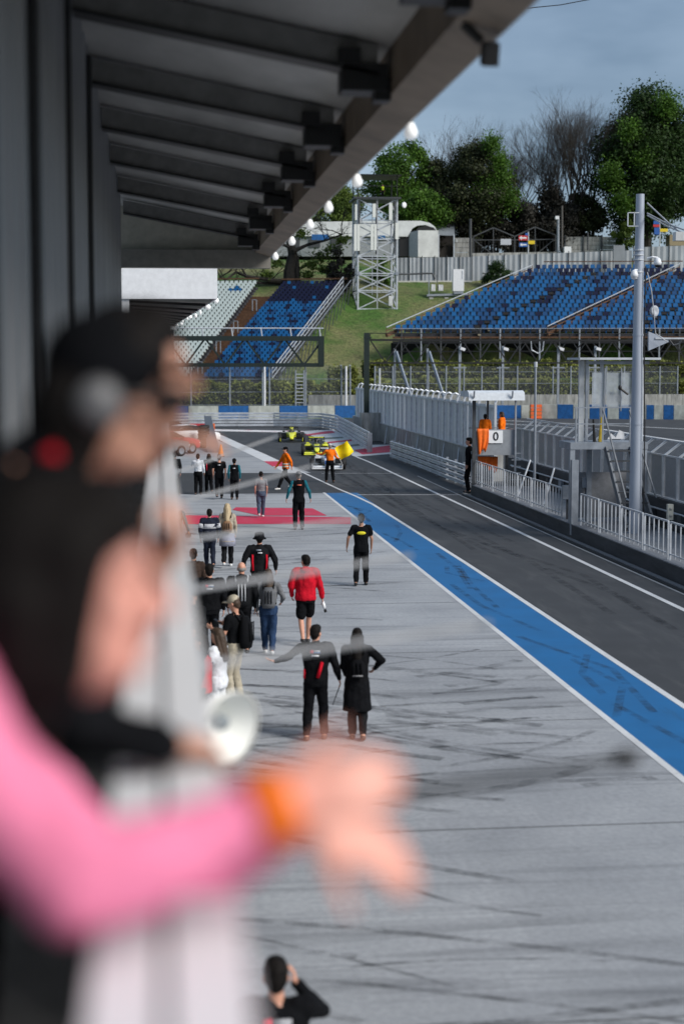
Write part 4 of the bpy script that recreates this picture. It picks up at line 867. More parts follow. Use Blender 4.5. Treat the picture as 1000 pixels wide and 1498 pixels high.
piece('blue_sign', MB().prism([h_(553, 350, .2), h_(584, 349, .2), h_(584, 342, .2), h_(553, 342, .2)], (0, .15, 0)), M('hall_sign_white', (.6, .64, .68), .5), ha); piece('sign_patch', MB().box(h_(558, 347, 0), (1.0, .1, .5)), SB, ha)
for x in (430, 460, 492): piece('window', MB().box(h_(x, 356, .4), (1.6, .12, 1.1)), DGREY, ha); 
sh = thing('grey_roof_shed', 'grey roofed open shed beside the white hall end', 'shed', h_(650, 376, 2))
piece('roof', MB().prism([h_(618, 343, 1), h_(664.5, 345, 1), h_(664, 322, 5), h_(632, 323, 5)], (0, .3, .1)), M('shed_roof_zinc', (.27, .30, .33), .45, .3), sh)
piece('rear_wall', MB().prism([h_(640, 376, 4), h_(664, 376, 4), h_(664, 344, 4), h_(640, 344, 4)], (0, .3, 0)), M('shed_planks', (.035, .03, .028), .8), sh)
for x in (641, 663.5): piece('post', MB().bar(h_(x, 378, 1), h_(x, 343, 1), .2), LSTEEL, sh)
piece('wall_lamp', MB().box(h_(667, 352, .9), (.25, .3, .5)), PALE, sh); tag(MB().box(h_(468, 347, -2), (2.4, .2, .8)).build('banner', BB), 'small blue and white banner under the hall roof seen through the tree', 'banner')
pw = thing('panel_wall', 'grey concrete panel wall between the shed and the dark gate', 'wall', h_(676, 372, 3))
for i in range(4): piece('panel', MB().bar(h_(664, 373-i*7.2, 3), h_(690, 373-i*7.2, 3), .15, .66), GREYC, pw)
pw = thing('panel_wall', 'grey concrete panel wall beyond the dark gate near the bright shrub', 'wall', h_(865, 366, 3))
for i in range(4):
    for j in range(3): piece('panel', MB().bar(h_(826+j*27, 368-i*6.2, 3), h_(852.2+j*27, 368-i*6.2, 3), .15, .58), GREYC, pw)
for j in range(4): piece('panel_post', MB().bar(h_(825.5+j*27, 372, 2.8), h_(825.5+j*27, 344, 2.8), .2), DGREY, pw)
# dark gate
g = thing('mesh_gate', 'dark steel double gate with peaked frames on the hill', 'gate', h_(752, 374)); gp = lambda x, y: h_(x, y, 0)
for pts in ([(692, 374), (692, 346), (721, 333), (752, 346), (752, 374)], [(752, 346), (782, 332), (812, 344), (812, 372)]):
    for a, c in zip(pts, pts[1:]): pbar('frame_tube', gp(*a), gp(*c), .16, DGREY, g)
for a, c in (((721, 333), (721, 373)), ((782, 332), (782, 372)), ((692, 351), (752, 351)), ((752, 351), (812, 350)), ((694, 352), (720, 372)), ((810, 350), (784, 372))): pbar('frame_tube', gp(*a), gp(*c), .12, DGREY, g)
for i in range(24): pbar('gate_bar', gp(694+i*5, 373), gp(694+i*5, 352), .05, BLACK, g)
piece('base_kerb', MB().bar(gp(690, 373), gp(813, 371), .2, .5), GREYC, g)
piece('notice', MB().box(gp(739, 354)+V((0, -.15, 0)), (1.55, .05, .85)), M('notice_pale', (.45, .47, .52), .6), g)
def pole(label, x, yb, yt, m, r=.12, d=-1):
    o = thing('tall_post', label, 'post', h_(x, yb, d)); piece('shaft', MB().tube(h_(x, yb, d), h_(x, yt, d), r, n=8), m, o); return o
pole('dark post where the concrete wall meets the gate', 687.5, 376, 320, DGREY, .2); o = pole('grey lamp post at the gate end', 815.5, 372, 319, STEEL, .2); piece('lamp_head', MB().box(h_(814, 318.5, -1.2), (.55, .5, .45)), WHITE, o)
pole('weathered wooden post behind the lamp post', 821.5, 372, 301, M('old_wood', (.10, .095, .09), .8), .14); pole('dark post on the concrete wall near the shrub', 859, 366, 341, DGREY)
tag(MB().box(h_(829, 366, -1.5), (1.0, .7, 1.0)).build('white_box', WHITE), 'white box standing behind the bright silver fence', 'box')
# direction signs
RED = M('sign_red', (.50, .03, .04), .5); BLU = M('sign_blue', (.02, .10, .36), .5); YEL = M('sign_yellow', (.72, .52, .02), .5)
def signpost(name, label, x, yb, d, items):
    o = thing(name, label, 'signpost', h_(x, yb, d)); piece('post', MB().tube(h_(x, yb, d), h_(x, min(i[2] for i in items)-2, d), .09, n=8), LSTEEL, o)
    for (x0, x1, y0, y1, m, arrow) in items:
        a, c = h_(x0, y1, d-.15), h_(x1, y0, d-.15); s = piece('sign_plate', MB().box(((a.x+c.x)/2, a.y, (a.z+c.z)/2), (c.x-a.x, .05, c.z-a.z)), m, o)
        if arrow:
            zc = (a.z+c.z)/2; hh = (c.z-a.z)*.42; xx = a.x+.06; yy = a.y-.035; l = s.parent.location
            MB().prism([V((xx, yy, zc))-l, V((xx+hh*1.3, yy, zc+hh))-l, V((xx+hh*1.3, yy, zc+hh*.35))-l, V((c.x-.15, yy, zc+hh*.35))-l, V((c.x-.15, yy, zc-hh*.35))-l, V((xx+hh*1.3, yy, zc-hh*.35))-l, V((xx+hh*1.3, yy, zc-hh))-l], (0, -.01, 0)).build('arrow', WHITE, s)
signpost('direction_signs', 'signpost with red, blue and yellow arrow plates by the dark gate', 772, 376, -6, [(758, 771, 344.5, 351.5, RED, 1), (759, 771, 355, 361, BLU, 1), (772, 781.5, 352, 357, YEL, 0), (767.5, 772, 341, 345, BLU, 0)])
signpost('direction_signs', 'signpost with blue and yellow plates behind the tall pole', 964, 364, -6, [(955, 964, 323, 328, BLU, 0), (954.5, 964, 328.5, 332, RED, 0), (956, 964, 333, 343, BLU, 0), (964.5, 976, 334.5, 339, YEL, 0)])
tag(MB().box(h_(990, 352, 4), (3.0, 2, 1.6)).build('tan_crate', M('tan_panel', (.28, .23, .14), .7)), 'tan crate on the bank at the edge beyond the tall pole', 'crate')

# ---------------------------------------------------------------- trees
BARK = M('bark_dark', (.030, .026, .022), .9, var=.4, scale=3, bump=.3); TWIG = M('bare_twigs', (.045, .038, .034), .9, var=.3)
LG1 = leaf_mat('leaf_fresh', (.022, .055, .010), (.115, .235, .028), .33); LG2 = leaf_mat('leaf_deep', (.011, .026, .009), (.048, .098, .020), .28)
LG3 = leaf_mat('leaf_olive', (.016, .022, .011), (.070, .082, .032), .25); LG4 = leaf_mat('leaf_spring', (.04, .075, .014), (.15, .21, .04), .3); LG5 = leaf_mat('twig_haze', (.015, .015, .012), (.048, .045, .036), .15)
def limbs(mb, p, d, ln, r, depth, rnd, spread=.55, up=.15, n=4):
    q = p+d*ln*.5+V((rnd.uniform(-.06, .06), rnd.uniform(-.06, .06), rnd.uniform(-.03, .05)))*ln; e = q+(d+V((rnd.uniform(-.2, .2), rnd.uniform(-.2, .2), up*.6))).normalized()*ln*.5
    mb.path([p, q, e], [r, r*.82, r*.62], n)
    if depth <= 0: return
    for i in range(2 if rnd.random() < .45 else 3):
        nd = (d+V((rnd.uniform(-1, 1), rnd.uniform(-1, 1), rnd.uniform(-.5, .9)))*spread+V((0, 0, up))).normalized()
        limbs(mb, q.lerp(e, rnd.uniform(.3, 1)), nd, ln*rnd.uniform(.62, .86), r*.58, depth-1, rnd, spread, up, 4 if depth > 2 else 3)
def leafy(label, x, yt, yb, hw, d, m, n, seed, lobes=26, size=.42, low=.12, twig=True, name='leafy_tree', extra=None):
    rnd = random.Random(seed); b = h_(x, yb, d); zz = terr(b.x, b.y)-.3; top = h_(x, yt, d).z; rad = hw*b.y/F; H = top-zz
    t = thing(name, label, 'tree' if name != 'round_bush' else 'bush', (b.x, b.y, zz)); mb = MB()
    mb.path([(0, 0, 0), (.1, 0, H*.2), (-.1, .1, H*.45), (0, 0, H*.75)], [H*.028, H*.022, H*.016, H*.006], 8)
    cs = []
    for i in range(lobes):
        for _ in range(40):
            u = V((rnd.uniform(-1, 1), rnd.uniform(-1, 1), rnd.uniform(-1, 1)))
            if u.length < 1: break
        k = .82; z = H*(low+(1-low)*.5)+u.z*H*(1-low)*.5*k
        taper = 1-.35*max(0, u.z); c = V((u.x*rad*k*taper, u.y*rad*k*.8*taper, z)); rr_ = rad*rnd.uniform(.14, .36); cs.append((c, rr_))
        mb.path([(0, 0, max(H*.12, min(c.z-rad*.4, H*.6))), c*.55+V((0, 0, c.z*.40)), c], [H*.010, H*.006, .03], 5)
    mb.build('trunk', BARK, t)
    n = int(n*1.5); size *= .80; per = n//lobes; cen = []; nor = []
    for c, r_ in cs:
        g_ = RNG.normal(size=(per, 3)); g_ /= np.linalg.norm(g_, axis=1, keepdims=True); rad_ = r_*(.35+.75*RNG.random((per, 1))+.5*RNG.random((per, 1))**4)
        pts = np.array(c)+g_*rad_*np.array([1, 1, .72]); cen.append(pts); nor.append(g_*.7+np.array([0, 0, .5])+RNG.normal(size=(per, 3))*.6)
    cen = np.concatenate(cen); nor = np.concatenate(nor)
    quads('crown', cen, nor, RNG.uniform(.6, 1.35, len(cen))*size, m, t)
    if extra:
        em, cl = extra; cen = []
        for (cx, cy, cr) in cl:
            k = h_(cx, cy, d); c = np.array([k.x-b.x, -rad*.55, k.z-zz]); r_ = cr*b.y/F; g_ = RNG.normal(size=(1600, 3)); g_ /= np.linalg.norm(g_, axis=1, keepdims=True); cen.append(c+(g_+RNG.normal(size=(1600, 3))*.35)*r_*RNG.uniform(.2, 1.5, (1600, 1)))
        cen = np.concatenate(cen); quads('fresh_foliage', cen, RNG.normal(size=cen.shape)+np.array([0, -.2, .6]), RNG.uniform(.6, 1.3, len(cen))*size*.9, em, t)
    return t
def bare(label, x, yt, yb, hw, d, seed, depth=6, r=.32, m=TWIG, stems=3, haze=0, spread=.5):
    rnd = random.Random(seed); b = h_(x, yb, d); zz = terr(b.x, b.y)-.3; H = h_(x, yt, d).z-zz; mb = MB(); t = thing('bare_tree', label, 'tree', (b.x, b.y, zz)); w_ = hw*b.y/F
    tr = MB()
    for s in range(stems):
        a = (s-(stems-1)/2)/max(1, stems)*1.0; p0 = V((a*.8, 0, 0)); q0 = V((a*w_*.55+rnd.uniform(-.4, .4), rnd.uniform(-1, 1), H*rnd.uniform(.30, .42))); tr.path([p0, p0.lerp(q0, .5)+V((rnd.uniform(-.3, .3), 0, 0)), q0], [r, r*.8, r*.6], 7)
        for k in range(3): limbs(mb, q0.lerp(p0, rnd.uniform(0, .35)), V((a*.5+rnd.uniform(-.5, .5), rnd.uniform(-.5, .5), 1)).normalized(), H*rnd.uniform(.19, .25), r*.5, depth, rnd, spread, .10)
    sc_ = H/max(v[2] for v in mb.v); mb.v = [(v[0], v[1], v[2]*sc_) for v in mb.v]; tr.v = [(v[0], v[1], v[2]*sc_) for v in tr.v]
    tr.build('trunk', BARK, t); mb.build('twigs', m, t); return t
bare('pale bare tree behind the fresh green trees, next to the canopy edge', 690, 152, 345, 52, 14, 3, 6, .26)
bare('thin bare tree standing alone in the sky gap', 757, 176, 350, 34, 8, 9, 6, .20, stems=2)
bare('tall dark bare tree beside the big deep green tree', 838, 128, 352, 60, 6, 14, 7, .34, stems=4)
bare('smaller bare tree low in the gap between green crowns', 722, 215, 350, 30, 12, 21, 6, .18, stems=2)
bare('slim bare tree leaning at the tall dark bare one', 795, 205, 350, 28, 10, 33, 6, .18, stems=2)
bare('pale bare tree rising over the dull tree in mid row', 725, 178, 350, 36, 11, 51, 6, .2, stems=3)
bare('wispy bare tree showing above the canopy lamps', 650, 165, 350, 40, 15, 57, 6, .2, stems=3)
bare('tall bare tree reaching against the big deep green crown', 866, 138, 352, 40, 8, 63, 7, .26, stems=3)
bare('second dark bare tree crowding the tall dark bare one', 806, 168, 352, 40, 7, 68, 6, .24, stems=3)
leafy('fresh green tree behind the tower roof', 590, 190, 345, 66, 10, LG1, 22000, 1, 60, .40)
leafy('yellow green tree over the hall roof by the canopy lamps', 490, 235, 345, 54, 9, LG4, 11000, 2, 36, .38)
leafy('dull dark tree with a fresh green flank in mid row', 697, 194, 352, 68, 6, LG3, 24000, 4, 70, .38, extra=(LG1, [(708, 282, 16), (725, 262, 13), (735, 295, 15), (712, 215, 10), (722, 240, 10)]))
leafy('bright green tree low behind the white hall end', 612, 258, 350, 52, 4, LG1, 13000, 6, 40, .38)
leafy('huge deep green tree filling the corner behind the tall pole', 945, 110, 372, 92, 5, LG2, 46000, 8, 120, .44, low=.06, extra=(LG1, [(880, 260, 14), (905, 200, 12), (960, 160, 14), (895, 300, 12), (925, 240, 12)]))
leafy('deep green tree at the outer edge of the picture', 1045, 132, 372, 76, 9, LG2, 20000, 18, 60, .46)
leafy('small bright shrub tree in front of the concrete panel wall', 916, 298, 372, 27, 1, LG4, 4600, 10, 22, .32, low=.05)
for i, (x, yt, hw, n) in enumerate(((655, 270, 34, 8000), (752, 272, 44, 11000), (806, 262, 48, 13000), (852, 270, 40, 11000), (700, 300, 34, 7000), (780, 300, 46, 9000), (640, 215, 40, 11000))):
    leafy(['dark thicket behind the grey shed roof', 'dark thicket behind the middle of the gate', 'dark thicket at the foot of the tall dark bare tree', 'dark thicket above the far concrete panel wall', 'dark thicket next to the post beside the gate', 'low dark thicket filling the gate behind the arrow signs', 'dark tree between the fresh green tree and the dull one'][i], x, yt, 372, hw, 5+i*.6, LG3 if i in (3, 6) else LG5, n, 40+i, 44, .40, low=.0, name='thicket' if i < 6 else 'leafy_tree')
leafy('clipped round dark bush in front of the bright silver fence', 728, 380, 424, 27, SY-HY+4, LG2, 5200, 12, 30, .24, low=.0, name='round_bush')
leafy('brownish twiggy bush beside the tower base', 500, 360, 420, 34, FY-HY-6, LG5, 5200, 13, 26, .28, low=.0, name='round_bush')
leafy('green shrub behind the tower bracing', 555, 372, 425, 26, FY-HY-2, LG1, 2200, 15, 16, .28, low=.0, name='round_bush')
# gnarled tree near the stands
b = hit(424, 420); rnd = random.Random(77); t = thing('gnarled_tree', 'gnarled dark tree with low sprawling boughs above the seat blocks', 'tree', (b.x, b.y, b.z-.5)); gq = lambda x, y, dy=0: at(x, y, b.y+dy)-t.location
mb = MB().path([gq(424, 425), gq(423, 398), gq(428, 372), gq(424, 352)], [.95, .75, .62, .5], 9).path([gq(436, 425), gq(434, 398), gq(433, 374)], [.45, .4, .35], 7)
mb.build('trunk', BARK, t); mb = MB()
for pts, r_ in (([(424, 412), (395, 410), (360, 404), (345, 398), (330, 410), (322, 405)], .32), ([(418, 415), (380, 414), (345, 411), (318, 413)], .25), ([(360, 404), (350, 385), (340, 372)], .16), ([(428, 368), (450, 358), (475, 352), (500, 343)], .3), ([(424, 362), (400, 352), (380, 345)], .25), ([(434, 395), (455, 385), (475, 378), (490, 362)], .2), ([(395, 410), (385, 395), (388, 380)], .14), ([(425, 352), (432, 332), (455, 322)], .25), ([(425, 352), (412, 330), (420, 310)], .22)):
    mb.path([gq(*q_, rnd.uniform(-1, 1)) for q_ in pts], [r_*(1-.7*i/(len(pts)-1)) for i in range(len(pts))], 6)
    for k in range(5):
        i = rnd.randrange(1, len(pts)); limbs(mb, gq(*pts[i]), V((rnd.uniform(-.6, .9), rnd.uniform(-.6, .6), rnd.uniform(-.1, 1))).normalized(), 1.5, r_*.3, 3, rnd, .7, .05)
mb.build('boughs', BARK, t)
cen = []
for (x, y, r_) in ((470, 375, 14), (455, 388, 12), (485, 365, 12), (450, 402, 9), (500, 352, 10), (405, 385, 12), (390, 402, 10), (475, 395, 9), (440, 340, 10)):
    c = np.array(gq(x, y)); g_ = RNG.normal(size=(210, 3))*np.array([1, .9, .6]); cen.append(c+g_*r_*b.y/F*.55)
cen = np.concatenate(cen); quads('crown', cen, RNG.normal(size=cen.shape)+np.array([0, -.2, .7]), RNG.uniform(.5, 1.2, len(cen))*.36, LG4, t)
# ================================================================ vehicles
def rrect(y, cx, cz, w, h, k=.35, n=12):
    pts = []
    for i in range(n):
        a = 6.2832*(i+.5)/n; c, s = math.cos(a), math.sin(a); pts.append(V((cx+w/2*math.copysign(abs(c)**k, c), y, cz+h/2*math.copysign(abs(s)**k, s))))
    return pts
RIM = M('rim_dark', (.05, .05, .055), .35, .6); CARBON = M('carbon_black', (.015, .016, .018), .35, var=.1)
def formula_car(label, main, accent, nose, helm, loc, rz):
    t = thing('racing_car', label, 'racing car', loc, rz, 'racing cars coming down the pit lane'); P = lambda n, mb, m, sm=False: piece(n, mb, m, t, False, sm)
    body = MB().loft([rrect(-2.35, 0, .26, .20, .10), rrect(-2.1, 0, .30, .26, .16), rrect(-1.5, 0, .40, .36, .26), rrect(-.8, 0, .46, .48, .36), rrect(-.35, 0, .46, .66, .42), rrect(.2, 0, .42, .9, .42), rrect(.8, 0, .42, .8, .44), rrect(1.5, 0, .42, .5, .40), rrect(2.2, 0, .38, .3, .3)])
    P('body', body, main, True)
    P('nose_cap', MB().loft([rrect(-2.42, 0, .27, .16, .09), rrect(-2.0, 0, .34, .30, .16), rrect(-1.2, 0, .47, .36, .22), rrect(-.75, 0, .56, .40, .20)]), nose, True)
    for s in (-1, 1):
        P('sidepod', MB().loft([rrect(-.25, s*.52, .36, .42, .42), rrect(.2, s*.52, .38, .46, .46), rrect(1.0, s*.45, .34, .36, .36), rrect(1.6, s*.30, .30, .16, .26)]), accent, True)
        P('sidepod_inlet', MB().box((s*.53, -.27, .38), (.32, .02, .26)), CARBON)
    P('engine_cover', MB().loft([rrect(.15, 0, .82, .26, .34), rrect(.5, 0, .80, .28, .36), rrect(1.2, 0, .66, .22, .30), rrect(1.9, 0, .50, .12, .18)]), main, True)
    P('airbox', MB().box((0, .13, .90), (.18, .03, .16)), CARBON)
    P('cockpit', MB().ell((0, -.2, .64), (.27, .45, .12)), CARBON, True)
    h = P('driver_helmet', MB().ell((0, -.05, .80), (.13, .15, .15)), helm, True); MB().box((0, -.17, .80), (.19, .06, .06)).build('visor', CARBON, h)
    P('halo', MB().path([(-.30, .15, .80), (-.33, -.2, .88), (-.18, -.5, .90), (0, -.62, .88), (.18, -.5, .90), (.33, -.2, .88), (.30, .15, .80)], .03).tube((0, -.62, .88), (0, -.72, .60), .028), CARBON)
    fw = P('front_wing', MB().box((0, -2.3, .11), (1.55, .34, .03), rx=.12).box((0, -2.15, .19), (1.5, .20, .025), rx=.3), accent)
    for s in (-1, 1): MB().box((s*.78, -2.2, .20), (.03, .5, .24)).build('end_plate', main, fw)
    P('floor', MB().box((0, .4, .07), (1.3, 2.7, .05)), CARBON)
    rw = P('rear_wing', MB().box((0, 2.2, .90), (1.0, .3, .04), rx=-.25).box((0, 2.3, .76), (.95, .22, .03)), accent)
    for s in (-1, 1): MB().box((s*.5, 2.2, .72), (.03, .45, .5)).build('end_plate', CARBON, rw); P('mirror', MB().box((s*.55, -.55, .70), (.18, .06, .09)).bar((s*.3, -.5, .6), (s*.5, -.55, .7), .02), accent)
    for x, y, wd in ((-.82, -1.45, .24), (.82, -1.45, .24), (-.80, 1.45, .30), (.80, 1.45, .30)):
        wh = P('wheel', MB().lathe((x, y, .29), (1, 0, 0), [(-wd/2, .17), (-wd/2, .27), (-wd/2+.03, .29), (wd/2-.03, .29), (wd/2, .27), (wd/2, .17)], 20, True), RUBBER, True)
        MB().lathe((x, y, .29), (1, 0, 0), [(-wd/2-.004, .03), (-wd/2-.006, .16), (wd/2+.006, .16), (wd/2+.004, .03)], 14, True).build('rim', RIM, wh)
        for dz, dy in ((.10, -.25), (.10, .2), (-.10, -.25), (-.10, .2)): P('wishbone', MB().bar((x*.9, y, .29+dz), (math.copysign(.2, x), y+dy, .40+dz*.6), .03, .015), CARBON)
    return t
YC = M('car_yellow', (.78, .80, .05), .35, var=.06, coat=.3); YC2 = M('car_pale_yellow', (.80, .80, .22), .35, var=.06); CW = M('car_white', (.78, .79, .80), .35, var=.05, coat=.3); CB = M('car_blue', (.03, .11, .36), .35, var=.08); CR = M('helmet_red', (.5, .04, .05), .35)
g = lambda x, y: G(x, y)
formula_car('rearmost racing car, yellow with a broad yellow nose', YC, CARBON, YC, YC, g(426, 645), R(-4))
formula_car('yellow racing car between the other two, half hidden by the marshal', CARBON, YC, YC, CARBON, g(463, 664), R(-5))
formula_car('white and blue racing car in front of the yellow ones by the flag', CW, CW, CB, CR, g(480, 684), R(-7))
GLS = M('car_glass', (.012, .014, .016), .15, var=0)
def road_car(label, paint, loc, rz, group='cars parked beyond the railing'):
    t = thing('parked_car', label, 'car', loc, rz, group); P = lambda n, mb, m, sm=False: piece(n, mb, m, t, False, sm)
    st_ = [(-2.15, .52, 1.35, .42), (-2.05, .58, 1.62, .60), (-1.5, .62, 1.76, .72), (-.75, .64, 1.80, .80), (.2, .65, 1.80, .84), (1.2, .66, 1.80, .86), (1.9, .66, 1.70, .80), (2.15, .62, 1.45, .56)]
    P('body', MB().loft([rrect(y, 0, z, w_, h_2, .45, 16) for y, z, w_, h_2 in st_]), paint, True)
    cab = [(-.85, 1.02, 1.50, .10), (-.25, 1.17, 1.40, .42), (.4, 1.21, 1.36, .48), (1.1, 1.17, 1.34, .42), (1.75, 1.02, 1.35, .12)]
    P('windows', MB().loft([rrect(y, 0, z, w_, h_2, .5, 14) for y, z, w_, h_2 in cab]), GLS, True)
    P('roof', MB().loft([rrect(-.2, 0, 1.375, 1.12, .05, .5), rrect(.4, 0, 1.44, 1.14, .05, .5), rrect(1.15, 0, 1.38, 1.08, .05, .5)]), paint, True)
    for x in (-.80, .80):
        for y in (-1.35, 1.35):
            wh = P('wheel', MB().lathe((x, y, .33), (1, 0, 0), [(-.11, .2), (-.11, .31), (-.08, .33), (.08, .33), (.11, .31), (.11, .2)], 20, True), RUBBER, True)
            MB().lathe((x, y, .33), (1, 0, 0), [(-.115, .04), (-.12, .20), (.12, .20), (.115, .04)], 12, True).build('rim', STEEL, wh)
        P('headlight', MB().ell((x*.78, -2.02, .66), (.20, .12, .08)), LAMPM, True); P('tail_light', MB().box((x*.8, 2.08, .74), (.28, .1, .12)), CR); P('mirror', MB().ell((x*1.17, -.55, .98), (.12, .08, .08)), paint, True)
    P('number_plate', MB().box((0, -2.17, .46), (.5, .03, .11)), WHITE); P('grille', MB().box((0, -2.15, .60), (.9, .04, .16)), BLACK)
    return t
SIL = M('car_silver', (.42, .44, .46), .3, .4, var=.05, coat=.4); REDC = M('car_crimson', (.60, .012, .045), .3, var=.06, coat=.5)
road_car('silver car parked nearest the balcony people, its tail cut off by them', SIL, g(226, 668), R(128))
road_car('crimson car parked between the silver and the white car', REDC, g(243, 664), R(128))
road_car('white car parked behind the crimson car', CW, g(277, 652), R(128))
road_car('dark car with its nose behind the white car', M('car_dark', (.03, .032, .035), .3, coat=.4), g(252, 645), R(128))
# tyre stacks and wedge of boards at the parking edge
p = g(299, 655); 
for i in range(2):
    o = thing('tyre_stack', ['black tyre stack beside the white car', 'second black tyre stack beside the grey board'][i], 'tyre stack', (p.x+i*.15-.1, p.y+i*1.2, 0))
    for k in range(6): piece('tyre', MB().lathe((0, 0, .14+k*.24), (0, 0, 1), [(-.11, .18), (-.12, .28), (-.05, .33), (.05, .33), (.12, .28), (.11, .18)], 14), RUBBER, o, False, True)
a = g(303, 662); b = g(324, 662); c_ = g(306, 645)
o = thing('screen_wedge', 'leaning dark grey screen between the tyre stacks and the entry kerb', 'screen', (a.x, a.y, 0))
piece('sloping_panel', MB().prism([V((a.x, a.y, .02)), V((b.x-.1, b.y, .02)), V((c_.x+.15, c_.y, 1.75)), V((c_.x-.35, c_.y, 1.75))], (0, .06, .03)), M('screen_grey', (.10, .11, .125), .5, .3), o); piece('prop', MB().bar((c_.x, c_.y, 1.7), (c_.x, c_.y+.9, .02), .06), DGREY, o)
p = g(323, 668); o = thing('traffic_cone', 'orange traffic cone standing past the dark screen', 'cone', (p.x, p.y, 0))
piece('cone', MB().lathe((0, 0, 0), (0, 0, 1), [(.03, .2), (.72, .04)], 12, True), M('cone_orange', (.75, .22, .02), .6), o, False); piece('base', MB().box((0, 0, .02), (.42, .42, .04)), RUBBER, o, False)
p = g(293, 637); o = thing('safety_cushion', 'red crash cushion with orange end behind the parked cars', 'crash cushion', (p.x, p.y, 0))
piece('segment', MB().box((0, 0, .5), (1.6, 1, .8)), CR, o, False); piece('segment', MB().box((.95, -.1, .5), (.3, .9, .8)), ORANGE, o, False); piece('segment', MB().box((-1.2, .1, .5), (.7, 1, .8)), BLACK, o, False)
# ================================================================ people
SKIN = M('skin', (.58, .30, .21), .5, var=.08, scale=20); SKIN2 = M('skin_tan', (.36, .19, .125), .5, var=.08, scale=20); LIP = M('lip', (.34, .10, .09), .5); EYE = M('eye_dark', (.02, .015, .012), .2, var=0)
SHOE = M('shoe_black', (.015, .015, .016), .5); SHOEW = M('shoe_white', (.62, .63, .63), .5); SHOEB = M('shoe_brown', (.10, .05, .035), .6)
cl = lambda n, c, r=.8: M('cloth_'+n, c, r, var=.22, scale=9, bump=.25, spec=.1)
KBLACK = cl('black', (.005, .0055, .007), .9); KBLACK2 = cl('soft_black', (.010, .011, .013), .9); KDENIM = cl('denim', (.022, .045, .10)); KJEAN = cl('grey_jean', (.06, .085, .13)); KHAKI = cl('khaki', (.40, .36, .28))
KRED = cl('red', (.50, .008, .022)); KGREY = cl('grey', (.15, .155, .165)); KGREY2 = cl('mid_grey', (.20, .21, .225)); KNAVY = cl('navy', (.014, .018, .032)); KWHITE = cl('white', (.70, .73, .78)); KTEAL = cl('teal', (.015, .13, .17)); KBEIGE = cl('beige', (.38, .33, .26)); KBROWN = cl('brown', (.045, .030, .024)); KPINK = cl('pink', (.88, .24, .40)); KORANGE = cl('hi_vis_orange', (.90, .17, .008)); KYEL = cl('hi_vis_yellow', (.55, .75, .04)); KLGREY = cl('pale_grey', (.46, .47, .50))
HBLK = M('hair_black', (.009, .0075, .007), .7, var=.4, scale=30, stretch=(1, 1, .2), bump=.3, spec=.12); HBRN = M('hair_brown', (.05, .03, .018), .55, var=.3, scale=30, bump=.3); HBLD = M('hair_blonde', (.46, .36, .22), .55, var=.3, scale=30, stretch=(1, 1, .2), bump=.3); HGRY = M('hair_grey', (.22, .21, .20), .6, var=.3, scale=30)
REFL = M('reflective_tape', (.70, .66, .55), .4)
FOLD = bpy.data.textures.new('cloth_folds', 'CLOUDS'); FOLD.noise_scale = .13; FOLD.noise_depth = 3
def remesh(o, vox, sm=3, dec=None, fold=0):
    m = o.modifiers.new('skin', 'REMESH'); m.mode = 'VOXEL'; m.voxel_size = vox; m.use_smooth_shade = True
    s = o.modifiers.new('soften', 'SMOOTH'); s.factor = .5; s.iterations = sm
    if fold: f_ = o.modifiers.new('folds', 'DISPLACE'); f_.texture = FOLD; f_.strength = fold; f_.mid_level = .5; f_.texture_coords = 'GLOBAL'
    if dec: d = o.modifiers.new('lighten', 'DECIMATE'); d.ratio = dec
    return o
def ring(c, rx, ry, n=14, tilt=None):
    c = V(c); return [c+V((rx*math.cos(6.2832*i/n), ry*math.sin(6.2832*i/n), 0)) for i in range(n)]
def rotax(v, ax, a): return Matrix.Rotation(a, 3, ax) @ v
def hand(mb, w, d, n, side, curl=.5, k=1.0, thumb=.6):
    """palm, four jointed fingers of unequal length and a thumb off the side of the palm; fingers bend towards n"""
    d = d.normalized(); n = (n-d*n.dot(d)).normalized(); t = d.cross(n)*side; ax = d.cross(n)
    for off, ln in ((.030, .070), (.010, .080), (-.010, .075), (-.029, .058)):
        kn = w+d*(.092-abs(off-.005)*.3)*k+t*off*k; mb.cap(w+t*off*.55*k+d*.012*k, kn, .0150*k, .0128*k, 8); a = curl*.5; p = kn
        for q_, r_ in ((.46, .0098), (.31, .0088), (.25, .0078)):
            e = p+rotax(d, ax, a)*ln*q_*1.15*k; mb.cap(p, e, r_*1.08*k, r_*k, 8); p = e; a += curl
    b = w+d*.022*k+t*.024*k; td = (d*.75+t*thumb+n*.30).normalized(); e = b+td*.045*k; mb.cap(b, e, .0150*k, .0118*k, 8); td2 = (td+n*.25+d*.3).normalized(); e2 = e+td2*.032*k; mb.cap(e, e2, .0112*k, .0098*k, 8); mb.cap(e2, e2+td2*.024*k, .0098*k, .0085*k, 8)
def ik(a, b, l1, l2, bend):
    d = b-a; L_ = min(d.length, (l1+l2)*.999); d = d.normalized(); x = (l1*l1-l2*l2+L_*L_)/(2*L_); h = math.sqrt(max(0, l1*l1-x*x)); n = (bend-d*bend.dot(d)).normalized(); return a+d*x+n*h
PEOPLE = []
